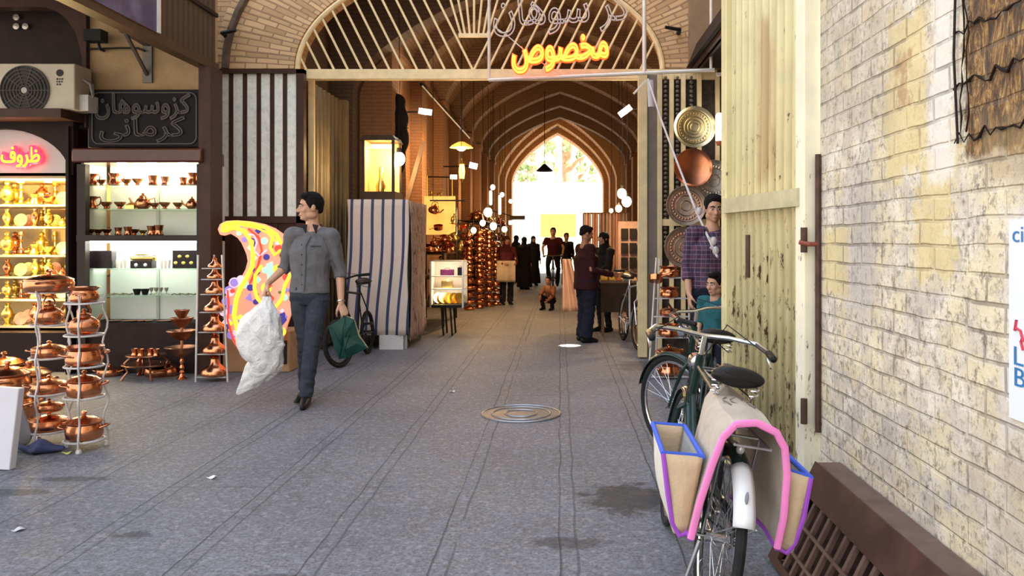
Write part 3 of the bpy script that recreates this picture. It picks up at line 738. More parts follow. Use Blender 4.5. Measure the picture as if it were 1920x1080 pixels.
# small iron hooks on the arch brickwork
for lab,px,py in (('black iron hook jutting from the bricks left of the arch',424,68),('black iron hook jutting from the bricks right of the arch',1272,62)):
    p=P(px,py,9.7); s=1 if px<800 else -1
    o=MB().tube([(0,0,0),(0,-.12,.01),(.18*s,-.16,.03)],[.03,.025,.02],7).build('iron_hook',BLACK,loc=p); tag(o,lab,'hook','iron hooks on the arch')
# ================================================================ metal goods
def handles(r,z,w=.05,th=.008,out=.045):
    res=[]
    for s in (-1,1):
        mb=MB(); mb.tube([(s*r*.97,-w,z),(s*(r+out*.8),-w*.8,z+.01),(s*(r+out),0,z+.015),(s*(r+out*.8),w*.8,z+.01),(s*r*.97,w,z)],th,6); res.append(mb)
    return res
def mkproto(key,mat,body,lid=None,han=None,extra=(),n=22,lmat=None):
    parts=[('body',MB().lathe(body,n).mesh('body',mat,40),None)]
    if lid: parts.append(('lid',MB().lathe(lid,n).mesh('lid',lmat or mat,40),None))
    if han:
        for h in handles(*han): parts.append(('handle',h.mesh('handle',mat,60),None))
    for nm,mb,mt in extra: parts.append((nm,mb.mesh(nm,mt or mat,50),None))
    proto(key,parts)
POTB=[(0,0),(.105,0),(.12,.01),(.128,.045),(.125,.085),(.112,.11),(.122,.122),(.118,.122),(.108,.11),(.108,.02),(0,.02)]
LID=[(.124,.122),(.124,.128),(.112,.134),(.09,.150),(.055,.162),(.022,.166),(.012,.172),(.012,.182),(.022,.190),(.016,.202),(0,.206)]
mkproto('pot',COPPER,POTB,LID,(.124,.085))
mkproto('pot_open',COPPER,[(0,0),(.09,0),(.115,.02),(.12,.05),(.10,.085),(.095,.10),(.125,.13),(.12,.132),(.088,.1),(.09,.03),(0,.02)],None,(.115,.07))
mkproto('pot_low',COPPER,[(0,0),(.12,0),(.135,.015),(.14,.05),(.132,.07),(.128,.07),(.13,.02),(0,.012)],[(.138,.07),(.136,.076),(.10,.092),(.05,.104),(.014,.108),(.012,.118),(.022,.126),(.012,.138),(0,.14)],(.135,.055))
mkproto('kettle',COPPER,[(0,0),(.07,0),(.10,.02),(.115,.06),(.105,.10),(.07,.13),(.05,.14),(.05,.15),(.052,.155),(.03,.165),(.012,.17),(.012,.18),(.02,.19),(.01,.2),(0,.202)],None,None,
    [('spout',MB().tube([(.09,0,.05),(.14,0,.07),(.16,0,.11),(.185,0,.14)],[.022,.017,.013,.011],8),None),('handle',MB().tube([(-.07,0,.13),(-.07,0,.19),(-.03,0,.235),(.03,0,.235),(.07,0,.19),(.07,0,.13)],.007,6),None)])
mkproto('saucepan',COPPER,[(0,0),(.085,0),(.092,.01),(.095,.075),(.098,.08),(.09,.08),(.085,.015),(0,.012)],None,None,[('handle',MB().tube([(-.09,0,.06),(-.18,0,.075),(-.27,0,.08)],[.012,.009,.014],7,asp=.5),None)])
mkproto('bell_pot',COPPER,[(0,0),(.085,0),(.115,.012),(.118,.03),(.105,.06),(.07,.085),(.045,.11),(.035,.15),(.045,.165),(.03,.175),(.012,.185),(.02,.2),(0,.208)])
JUG=[(0,0),(.042,0),(.05,.01),(.046,.03),(.032,.055),(.03,.075),(.042,.10),(.05,.11),(.047,.11),(.028,.075),(0,.07)]
def jug_extra(): return [('handle',MB().tube([(.03,0,.09),(.075,0,.105),(.085,0,.075),(.07,0,.04),(.045,0,.03)],.006,6),None)]
for nm,mt in (('copper',COPPER),('gold',GOLD)):
    mkproto('jug_'+nm,mt,JUG,None,None,jug_extra(),14)
    mkproto('bowl_'+nm,mt,[(0,0),(.022,0),(.024,.01),(.016,.018),(.03,.03),(.05,.055),(.055,.07),(.051,.07),(.03,.036),(0,.03)],None,None,[],16)
    mkproto('cup_'+nm,mt,[(0,0),(.034,0),(.038,.008),(.028,.03),(.03,.045),(.04,.085),(.036,.085),(.026,.045),(0,.04)],None,None,[],14)
    mkproto('teapot_'+nm,mt,[(0,0),(.035,0),(.055,.02),(.06,.05),(.045,.08),(.028,.092),(.03,.098),(.02,.108),(.008,.114),(.012,.124),(0,.13)],None,None,
        [('spout',MB().tube([(-.045,0,.03),(-.08,0,.05),(-.10,0,.09)],[.013,.009,.007],7),None),('handle',MB().tube([(.04,0,.075),(.085,0,.09),(.09,0,.05),(.055,0,.03)],.006,6),None)],16)
    mkproto('vase_'+nm,mt,[(0,0),(.035,0),(.038,.01),(.02,.03),(.035,.06),(.052,.10),(.045,.14),(.022,.17),(.02,.19),(.034,.21),(.03,.21),(.015,.185),(0,.18)],None,None,[],14)
    mkproto('candlestick_'+nm,mt,[(0,0),(.05,0),(.052,.008),(.02,.02),(.012,.04),(.02,.055),(.012,.07),(.01,.11),(.02,.12),(.01,.13),(.01,.16),(.026,.175),(.022,.20),(0,.2)],None,None,[],12)
    mkproto('samovar_'+nm,mt,[(0,0),(.06,0),(.06,.012),(.03,.03),(.025,.05),(.06,.075),(.08,.12),(.085,.18),(.07,.215),(.04,.23),(.045,.24),(.03,.26),(.012,.27),(.03,.275),(.035,.30),(.02,.32),(0,.325)],None,None,
        [('tap',MB().tube([(0,-.075,.11),(0,-.12,.11),(0,-.125,.09)],[.008,.008,.006],6),None)]+[('handle',h,None) for h in handles(.08,.17,.03,.006,.03)],16)
    mkproto('plate_'+nm,mt,[(0,0),(.05,0),(.08,.005),(.11,.012),(.112,.016),(.08,.011),(.05,.007),(0,.007)],None,None,[],24)
proto('trinket_box',[('body',MB().box(-.07,.07,-.05,.05,0,.055).mesh('body',GOLD),None),('lid',MB().lathe([(.0,.055),(.085,.055),(.085,.065),(.05,.085),(.02,.1),(0,.105)],4).mesh('lid',GOLD,20),None)])

# ---------------------------------------------------------------- white-lit display cabinet
YC=8.5
t=thing('display_cabinet','tall dark-framed lit display cabinet with white back and glass shelves','cabinet',(P(266,700,YC).x,YC,0))
ox=P(266,700,YC).x
def K(px,py): p=P(px,py,YC); return (p.x-ox,p.z)
x0,x1=K(147,0)[0],K(386,0)[0]; xi0,xi1=K(163,0)[0],K(371,0)[0]
DK=M_('dark cabinet frame',(.035,.026,.022),.4,0,.2,5); MAH=M_('red brown cornice',(.075,.02,.012),.25,0,.2,4,coat=.5)
zz=lambda py:K(0,py)[1]
MB().box(x0,xi0,-.03,.05,0,zz(308)).build('upright',DK,t); MB().box(xi1,x1,-.03,.05,0,zz(308)).build('upright',DK,t)
MB().box(x0-.02,x1,-.10,.48,zz(306),zz(279)).build('cornice',MAH,t,bevel=.02)
MB().box(x0,x1,-.04,.48,zz(452),zz(441)).build('middle_rail',DK,t)
MB().box(x0,x1,.02,.48,0,zz(606)).build('base_cupboard',BROWND,t)
MB().box(xi0,xi1,.44,.46,zz(606),zz(306)).build('back_panel',M_('white laminate',(.72,.74,.70),.5,0,.05,2),t)
MB().box(x0,x0+.03,.05,.48,zz(606),zz(306)).build('side_panel',M_('white laminate',(.72,.74,.70)),t); MB().box(x1-.03,x1,.05,.48,zz(606),zz(306)).build('side_panel',M_('white laminate',(.72,.74,.70)),t)
MB().box(-.01+K(257,0)[0],K(261,0)[0],.42,.44,zz(606),zz(306)).build('back_strip',M_('pale grey strip',(.5,.52,.5),.4),t)
GSH,nt_,b_=base('green glass shelf'); b_.inputs['Base Color'].default_value=(.35,.45,.38,1); b_.inputs['Roughness'].default_value=.15
tr_=nd(nt_,'ShaderNodeBsdfTransparent',{0:(.90,.96,.92)}); mx_=nd(nt_,'ShaderNodeMixShader',{0:.28,1:tr_.outputs[0],2:b_.outputs[0]}); nt_.links.new(mx_.outputs[0],nt_.nodes['Material Output'].inputs[0])
SH={}
for py in (347,392,505,556):
    MB().box(xi0,xi1,.02,.44,zz(py)-.006,zz(py)+.006).build('shelf',GSH,t); SH[py]=P(0,py,YC).z+.006
SH[440]=P(0,441,YC).z; SH[606]=P(0,606,YC).z
spl=[]
for px in (209,266,326):
    MB().lathe([(0,0),(.045,0),(.045,-.03),(.02,-.035),(0,-.036)],14,c=(K(px,0)[0],.2,zz(306))).build('spotlight',GLOWC,t); spl.append(P(px,0,YC).x)
for x in spl: 
    point('cabinet_spot',(x,YC+.2,P(0,306,YC).z-.09),10,(1,.86,.58),.03)
for x in (spl[0],spl[1],spl[2]): point('cabinet_tube_light',(x,YC+.22,SH[440]-.12),9,(.93,1,.88),.05)
MB().box(xi0,xi1,.05,.09,zz(452)-.02,zz(452)).build('light_tube',M_('white lamp glass',(1,.95,.9)),t)
YI=YC+.17
def row(py,items,sname,grp):
    for i,(kind,px,sc) in enumerate(items):
        z=SH[py]; p=P(px,0,YI)
        nm={'jug':'jug','bowl':'bowl','cup':'cup','teapot':'teapot','trinket_box':'trinket box'}[kind.split('_')[0] if kind!='trinket_box' else kind]
        mt='gold' if kind.endswith('gold') or kind=='trinket_box' else 'copper'
        inst(kind,'miniature_'+nm.replace(' ','_'),'tiny %s %s on the %s of the white-lit cabinet, %s from the left'%(mt,nm,sname,ordn(i)),nm,(p.x,YI,z),random.uniform(-.4,.4),sc,grp)
J,B,C_,T='jug_copper','bowl_copper','cup_copper','teapot_copper'
row(347,[(J,172,1.15),(B,190,.9),(J,214,1.2),(B,237,1),(B,258,1.05),(C_,287,1.3),(C_,310,1.15),(C_,344,1.05),(J,362,1.25)],'top shelf','miniatures on the top shelf')
row(392,[(J,172,1.25),(B,199,1.1),(B,225,1.1),('trinket_box',246,.75),(T,268,1.35),(B,290,.95),(B,309,1.05),(B,334,1.0),(T,360,1.05)],'second shelf','miniatures on the second shelf')
row(440,[(B,169,.95),(B,184,.9),(B,200,.95),(C_,222,1),(C_,240,1.1),(B,252,.95),('bowl_gold',268,.8),(C_,284,1.2),(C_,298,1.3)],'third shelf','miniatures on the third shelf')
def place(o,lab,cat,grp=None): tag(o,lab,cat,grp)
BB=M_('black lacquer',(.02,.015,.016),.3,0,.3,20)
for lab,px0,px1,py,orn in (('black lacquered box at the left end of the fourth shelf',165,214,470,0),('black box with gold pattern at the right end of the fourth shelf',327,371,469,1)):
    a,b_=P(px0,506,YI),P(px1,py,YI); z=SH[505]
    t=thing('lacquer_box',lab,'box',((a.x+b_.x)/2,YI,z),0,'boxes on the fourth shelf'); w=(b_.x-a.x)/2; h=b_.z-z
    MB().box(-w,w,-.05,.05,0,h).build('body',BB,t,bevel=.005)
    if orn:
        for i in range(5): MB().ell((-w*.7+w*.33*i,-.052,h*(.3+.35*(i%2))),(.022,.006,.018),8,6).build('gold_ornament',GOLD,t)
z=SH[505]; p=P(269,505,YI)
t=thing('jewellery_casket','black casket with gilded rounded lid in the middle of the fourth shelf','casket',(p.x,YI,z))
MB().box(-.115,.115,-.06,.06,.0,.085).build('body',BB,t,bevel=.006); MB().tube([(-.1,0,.11),(.1,0,.11)],.042,12,round_end=True).build('lid',BRASS,t)
for s in (-.05,.05): MB().ell((s,-.06,.035),(.022,.008,.022),8,6).build('stud',STEEL,t)
for i,px in enumerate((220,227,234,303,310,317)):
    o=MB().lathe([(0,0),(.012,0),(.016,.05),(.018,.09),(.014,.09),(0,.01)],10).build('tea_glass',M_('clear tea glass',(.75,.7,.62),.1,0,.1,9)); o.location=(P(px,0,YI).x,YI,z)
    tag(o,'small pale tea glass on the fourth shelf, %s from the left'%ordn(i),'glass','tea glasses on the fourth shelf')
z=SH[556]
for i,px in enumerate((257,272)):
    o=MB().lathe([(0,0),(.025,0),(.04,.05),(.045,.065),(.04,.065),(0,.02)],12).build('dark_bowl',BLACK); o.location=(P(px,0,YI).x,YI,z); tag(o,'small black bowl on the fifth shelf, %s one'%('left','right')[i],'bowl','black bowls on the fifth shelf')
for i,px in enumerate((284,293,302,312)):
    o=MB().lathe([(0,0),(.018,0),(.006,.012),(.006,.035),(.018,.05),(.022,.08),(.018,.08),(0,.045)],10).build('goblet',TIN); o.location=(P(px,0,YI).x,YI,z); tag(o,'tiny silver goblet on the fifth shelf, %s from the left'%ordn(i),'goblet','goblets on the fifth shelf')
for i,(px,w) in enumerate(((205,.06),(222,.055),(239,.055),(330,.05),(345,.05),(360,.05))):
    o=MB().tube([(-w,0,.008),(-w*.4,0,.02),(w*.3,0,.01),(w,0,.022)],[.007,.006,.006,.01],6).build('ornate_knife',M_('dark ornate metal',(.16,.14,.08),.4,.7,.4,30)); o.location=(P(px,0,YI-.1).x,YI-.1,z)
    tag(o,'dark ornate knife laid on the front of the fifth shelf, %s from the left'%ordn(i),'knife','knives on the fifth shelf')
# base tray items along the cabinet foot
for i,px in enumerate((205,235,250,266,300,318)):
    inst('plate_copper','low_dish','low dark copper dish on the cabinet base, %s from the left'%ordn(i),'dish',(P(px,0,8.6).x,8.68,SH[606]),0,.7,'dishes on the cabinet base')

# ---------------------------------------------------------------- bright gold shop on the far left
xA,xB=-7.4,P(143,0,8.6).x
GB=M_('cream shop lining',(.55,.42,.22),.7,0,.1,2)
o=MB().box(xA,xB,9.62,9.7,0,2.2).build('wall_shop_window_back',GB); struct(o)
o=MB().box(xA,xB,8.6,9.7,2.08,2.14).build('ceiling_5',GB); struct(o)
o=MB().box(xA,xB,8.62,9.6,0,.42).build('trim_91',BROWND); struct(o,'dark plinth of the bright shop window','trim')
shz=[(384,),(425,),(478,),(518,),(560,),(610,)]
zs=[P(0,py,8.9).z for (py,) in shz]
t=thing('shop_shelving','cream shelving in the bright gold shop window','shelving',(-6,9.2,.42))
for z in zs: MB().box(xA+6,xB+6-.02,-.38,.3,z-.42-.02,z-.42).build('shelf',M_('glass shelf warm',(.5,.42,.28),.2,0,.1,4),t)
for x in (-7.2,-6.1,xB-.05): MB().box(x+6-.015,x+6+.015,.26,.3,0,1.63).build('upright',BRASS,t)
rr=random.Random(11); kinds=['samovar','vase','plate','candlestick','samovar','vase','jug','teapot','plate','bowl']
nms={'samovar':'samovar','vase':'vase','teapot':'teapot','candlestick':'candlestick','jug':'jug','bowl':'bowl','plate':'plate'}
HHt={'samovar':.325,'vase':.21,'teapot':.13,'candlestick':.2,'jug':.11,'bowl':.07,'plate':.23}; WDt={'samovar':.115,'vase':.053,'teapot':.1,'candlestick':.053,'jug':.07,'bowl':.056,'plate':.113}
for si,z in enumerate(zs):
    top=(P(0,332,8.9).z if si==0 else zs[si-1]-.025)-z
    sn=('top','second','third','fourth','fifth','bottom')[si]
    for row_,yv in (('front',8.93),('back',9.25)):
        n=6
        for i in range(n):
            kd=kinds[(i*3+si*5+(row_=='back')*4)%len(kinds)]; x=(-6.17 if row_=='front' else -6.30)+.155*i
            s=min(1.7,top*.9/HHt[kd],.150/(2*WDt[kd]) if kd!='samovar' else .82); mt='copper' if (i+si+(row_=='back'))%4==3 or (si>3 and i%2) else 'gold'
            lab='%s %s, %s shelf of the bright left shop, %s row, %s from the left'%('copper' if mt=='copper' else 'gold-coloured',nms[kd],sn,row_,ordn(i))
            if kd=='plate': inst('plate_'+mt,'plate',lab,'plate',(x,yv,z+.112*s*.97),0,s,'goods in the bright shop window',rot=(PI/2-.2,0,0))
            else: inst(kd+'_'+mt,kd,lab,nms[kd],(x,yv,z),rr.uniform(-1,1),s,'goods in the bright shop window')
for x,y,z,pw in ((-6.0,8.70,2.0,45),(-5.5,8.70,2.0,45),(-5.9,8.72,1.5,32),(-5.7,8.72,1.05,20),(-5.8,8.72,.7,16)): point('shop_spot',(x,y,z),pw,(1,.72,.30),.04)
t=thing('ceiling_spots','row of small warm spotlights under the white sign panel','lamp',(-5.7,8.75,2.08))
for i in range(4): MB().lathe([(0,0),(.035,0),(.035,-.03),(0,-.032)],12,c=(-.5+.3*i,0,0)).build('spotlight',GLOWW,t)

# ---------------------------------------------------------------- wavy iron racks with copper pots
def rack(label,X,Y,zt,wid,tiers,rz=0):
    t=thing('pot_rack',label,'rack',(X,Y,0),rz,'wavy racks of copper pots'); r=wid/2
    for k in range(3):
        a=2*PI*k/3-PI/2
        pts=[]
        N=22
        for i in range(N+1):
            z=zt*i/N; w=(r+.012+.018*math.sin(z*PI*2/(.26)))*(1.0-.06*z)
            pts.append((w*math.cos(a),w*math.sin(a),z))
        MB().tube(pts,.0068,7).build('leg',RACKM,t); MB().lathe([(0,0),(.02,0),(.02,.012),(.012,.03),(0,.03)],10,c=(pts[0][0],pts[0][1],0)).build('foot',RACKM,t)
    for z in tiers:
        q=r*(1-.06*z)
        mb=MB().tube([(q*math.cos(2*PI*i/24),q*math.sin(2*PI*i/24),z-.007) for i in range(24)],.007,6,closed=True)
        for k in range(3):
            a=2*PI*k/3-PI/2; mb.tube([(0,0,z-.007),(q*math.cos(a),q*math.sin(a),z-.007)],.006,5)
        mb.build('tier_ring',RACKM,t)
    return t
Y1=5.60; X1=P(92,0,Y1).x
tz=[P(0,y,Y1).z for y in (805,735,668,607,546)]
rack('white wavy iron rack of copper pots, left one of the pair by the bright shop',X1,Y1,1.10,.25,tz)
names=('bottom','second','third','fourth','top')
for i,(kd,sc) in enumerate((('pot_low',.95),('pot_low',.85),('pot_low',.80),('kettle',.82),('pot_low',1.12))):
    inst(kd,'copper_pot' if kd!='kettle' else 'copper_kettle','copper %s on the %s tier of the left wavy rack'%('kettle' if kd=='kettle' else 'lidded pot',names[i]),'kettle' if kd=='kettle' else 'pot',(X1,Y1,tz[i]),.5*i,sc,'copper pots on the left wavy rack')
inst('pot_low','copper_pot','small copper pot stacked on the lidded pot at the bottom of the left wavy rack','pot',(X1,Y1,tz[0]+.130),.3,.62,'copper pots on the left wavy rack')
Y2=5.45; X2=P(158,0,Y2).x
tz=[P(0,y,Y2).z for y in (822,742,684,626,566)]
rack('white wavy iron rack of copper pots, right one of the pair nearer the walking man',X2,Y2,1.05,.25,tz,.3)
for i,(kd,sc) in enumerate((('pot',.92),('pot',.85),('pot_open',.98),('kettle',.85),('pot_open',.78))):
    inst(kd,'copper_pot' if kd!='kettle' else 'copper_kettle','copper %s on the %s tier of the right wavy rack'%({'kettle':'kettle','pot':'lidded pot','pot_open':'flared pot'}[kd],names[i]),'kettle' if kd=='kettle' else 'pot',(X2,Y2,tz[i]),.2+.4*i,sc,'copper pots on the right wavy rack')
# pots at the picture edge
for i,(px,Y,z,sc,st) in enumerate(((12,6.3,0,1.6,0),(40,6.7,0,1.3,0),(14,6.3,.285,1.3,1),(55,7.4,0,1.5,0),(8,8.0,0,1.5,0))):
    inst('pot','copper_pot','dark copper pot behind the white slab, '+('largest in front','smaller one further right','stacked on the largest pot','rear one at the right','rear one at the left')[i],'pot',(P(px,0,Y).x,Y,z if not st else .206*1.6*.62+.0),i,sc,'pots on the floor by the left edge')
# white leaning slab, blue cloth, plastic bag
o=MB().box(-.62,0,-.03,.03,0,.50).build('white_board',M_('white board',(.66,.64,.68),.5,0,.05,3),rot=(-.08,.06,0),bevel=.006); o.location=(P(24,0,4.95).x,4.95,.0); tag(o,'plain white board standing at the left picture edge','board')
def crumple(name,label,cat,loc,r,mat,seed,n=5):
    rr=random.Random(seed); mb=MB().ell((0,0,r[2]*.9),r,24,14); 
    for i,v in enumerate(mb.v): mb.v[i]=Vector((v.x*(1+.25*math.sin(v.y*40/r[0]*.1+seed)),v.y*(1+.2*math.sin(v.x*31+seed)),max(0,v.z*(1+.3*math.sin(v.x*37+v.y*29+seed)))))
    o=mb.build(name,mat,angle=30); o.location=loc; tag(o,label,cat); return o
crumple('blue_cloth','crumpled dark blue cloth on the floor below the left wavy rack','cloth',(P(75,0,5.35).x,5.35,0),(.13,.08,.035),M_('dark blue cloth',(.04,.05,.13),.8,0,.2,9),1)
crumple('plastic_bag','crumpled grey plastic bag on the floor beside the white board','bag',(P(32,0,5.5).x,5.5,0),(.09,.09,.15),M_('grey plastic',(.30,.30,.33),.3,0,.2,9),2)
# small litter
for i,(px,py,cl) in enumerate(((848,735,(.8,.8,.82)),(126,851,(.7,.7,.2)),(397,897,(.75,.75,.75)),(35,995,(.55,.55,.58)))):
    Y=GY(py); o=MB().grid(lambda u,v:(.03*(u-.5)*1.6,.03*(v-.5)*1.4,.006*math.sin(u*5+v*3+i)+.008),4,4).build('paper_scrap',M_('scrap %d'%i,cl,.7,0,0),solid=.002); o.location=(PX(px,Y),Y,0)
    tag(o,('white paper scrap on the paving right of the walking man','yellow scrap on the paving before the wavy racks','white speck of paper in the middle of the paving','pale scrap at the lower left of the paving')[i],'paper','litter on the paving')

# ---------------------------------------------------------------- goods on the floor before the cabinet
p=P(274,698,8.2); 
t=thing('copper_brazier','low two-tier copper stand on curved legs with small cups','stand',(p.x,8.2,0))
MB().lathe([(0,.13),(.19,.13),(.23,.15),(.225,.155),(.18,.14),(0,.14)],24).build('lower_tray',COPPERD,t)
MB().lathe([(0,.225),(.14,.225),(.19,.24),(.185,.247),(.14,.235),(0,.235)],24).build('upper_tray',COPPERD,t)
for a in (.6,2.2,3.8,5.4): MB().tube([(.14*math.cos(a),.14*math.sin(a),.23),(.2*math.cos(a),.2*math.sin(a),.17),(.17*math.cos(a),.17*math.sin(a),.08),(.23*math.cos(a),.23*math.sin(a),.0)],[.01,.011,.011,.013],7).build('leg',COPPERD,t)
for i in range(4): inst('cup_copper','copper_cup','small dark copper cup on the low copper stand, %s from the left'%ordn(i),'cup',(p.x-.12+.08*i,8.2-.03*(i%2),.235),0,.85,'cups on the low copper stand')
p=P(341,712,8.15)
t=thing('copper_fountain','tall copper stand of stacked bowls on a turned foot','stand',(p.x,8.15,0))
MB().lathe([(0,0),(.05,0),(.05,.012),(.025,.03),(.018,.06),(.028,.075),(.016,.095),(.026,.12),(.015,.15),(.024,.18),(.015,.21),(.03,.235),(0,.24)],18).build('foot',COPPER,t)
for nm,z,r in (('large_bowl',.235,.165),('middle_bowl',.40,.15),('small_bowl',.53,.115),('top_bowl',.61,.075)):
    MB().lathe([(0,0),(r*.25,0),(r*.6,.035),(r*.92,.085),(r,.095),(r*.95,.1),(r*.5,.045),(0,.02)],24,c=(0,0,z)).build(nm,COPPERD,t)
MB().tube([(0,0,.24),(0,0,.62)],.014,8).build('stem',COPPERD,t)
for i,(px,py,kd,s) in enumerate(((205,703,'pot_low',.9),(318,705,'pot',.75),(300,690,'pot_low',1.1),(262,664,'vase_copper',1.0))):
    Y=8.38; inst(kd,'copper_vase' if 'vase' in kd else 'copper_pot','dark copper %s on the floor before the white-lit cabinet, %s from the left'%('vase' if 'vase' in kd else 'pot',ordn((0,3,2,1)[i])),'vase' if 'vase' in kd else 'pot',(P(px,0,Y).x,Y,0),i,s,'copperware at the cabinet foot')
# tapering rack with copper jars
p=P(401,705,8.05)
t=thing('pot_rack','tall narrow pale pole rack of bell-shaped copper jars beside the neon paisley','rack',(p.x,8.05,0))
for s,e in ((-.16,-.15),(.16,.09)):
    MB().tube([(s,-.05,0),(e,-.02,1.27)],.010,7).build('leg',RACKM,t)
MB().tube([(0,.16,0),(-.02,.06,1.27)],.010,7).build('leg',GALV,t)
jz=[.05,.28,.50,.70,.88,1.03,1.14]; js=[1.15,1.02,.98,.9,.78,.62,.55]
for z,s in zip(jz,js):
    q=.16-.05*z
    MB().tube([(-q,-.04,z-.006),(q*.85,-.04,z-.006),(0,.15-.07*z,z-.006)],.006,5,closed=True).build('tier_ring',RACKM,t)
for i,(z,s) in enumerate(zip(jz,js)):
    inst('bell_pot','copper_jar','bell-shaped copper jar on the narrow pole rack, %s from the floor'%ordn(i),'jar',(p.x,8.05+.02,z),0,s,'copper jars on the narrow pole rack')
# right-hand rack with copper pots
Yr=8.2; p=P(1254,710,Yr)
t=thing('pot_rack','pale pole rack of copper pots in front of the cream grille on the right','rack',(p.x,Yr,0))
for s,e in ((-.215,-.13),(.215,.19)): MB().tube([(s,-.06,0),(e,-.03,1.24)],.011,7).build('leg',RACKM,t)
MB().tube([(-.12,.16,0),(-.08,.1,1.22)],.010,7).build('leg',RACKM,t)
jz=[.03,.225,.43,.645,.83,1.04]
for z in jz: MB().tube([(-.2+.06*z,-.05,z-.007),(.19,-.05,z-.007),(.02,.15,z-.007)],.007,5,closed=True).build('tier_ring',RACKM,t)
for i,(z,kd,s) in enumerate(zip(jz,('pot_open','pot_low','pot_open','pot_low','pot_open','pot_open'),(.98,.9,.95,.75,.82,.85))):
    inst(kd,'copper_pot','copper pot on the rack before the cream grille, %s tier from the floor'%ordn(i),'pot',(p.x+.005,Yr+.01,z),.4*i,s,'copper pots on the right-hand rack')
q=P(1229,528,8.12); inst('saucepan','copper_saucepan','small copper saucepan hanging at the left of the right-hand rack','saucepan',(q.x,8.12,q.z),2.6,.75,'copper pots on the right-hand rack',rot=(.35,.2,2.4))
# hanging trays
def tray(label,px,py,Y,r,mat,mat2,rings):
    p=P(px,py,Y)
    t=thing('copper_tray',label,'tray',p,0,'round trays hung on the right'); t.rotation_euler=(PI/2-.06,0,0)
    MB().lathe([(0,0),(r*.82,0),(r*.9,.012),(r*.98,.03),(r,.034),(r*.985,.038),(r*.9,.02),(r*.82,.008),(0,.008)],44).build('dish',mat,t)
    for q in rings: MB().tube([(r*q*math.cos(2*PI*i/40),r*q*math.sin(2*PI*i/40),.008) for i in range(40)],.006,5,closed=True).build('chased_ring',mat2,t)
    if rings:
        mb=MB()
        for i in range(28):
            a=2*PI*i/28; mb.ell((r*.66*math.cos(a),r*.66*math.sin(a),.008),(.016,.016,.006),7,5)
        mb.build('chased_pattern',mat2,t)
DKB=M_('dark chased brass',(.35,.24,.09),.4,1,.2,9)
tray('large pale brass tray with chased rings, topmost of the hung trays',1302,239,9.3,.245,M_('pale brass',(.80,.68,.40),.32,1,.12,7),DKB,(.2,.34,.5,.78))
tray('plain red copper tray, second from the top of the hung trays',1299,315,9.34,.225,M_('red copper',(.62,.24,.12),.28,1,.15,7),COPPERD,())
tray('dull engraved tray, third from the top of the hung trays',1286,386,9.38,.235,M_('dull tinned tray',(.36,.28,.21),.5,.7,.2,9),COPPERD,(.25,.5,.8))
tray('dull engraved tray hung lowest beside the plaid shirted man',1284,464,9.40,.245,M_('dull tinned tray',(.36,.28,.21)),COPPERD,(.25,.5,.8))
tray('silvery patterned tray partly hidden behind the red copper tray',1338,338,9.48,.24,M_('silvery tray',(.5,.48,.42),.45,.8,.4,30),TIN,(.3,.6))
q=P(1349,240,9.2)
t=thing('wall_lamp','upright white glowing lamp beside the brass tray','lamp',q)
MB().tube([(0,0,-.13),(0,0,.13)],.045,12,round_end=True).build('tube',M_('strong white lamp',(1,.97,.9),.4,0,0,emit=12,ecol=(1,.95,.85)),t)
MB().tube([(0,.06,-.05),(0,.3,-.05)],.012,6).build('bracket',BLACK,t); MB().lathe([(.03,-.20),(.048,-.16),(.048,-.15),(0,-.15)],12).build('socket',M_('orange socket',(.5,.15,.05),.5),t)
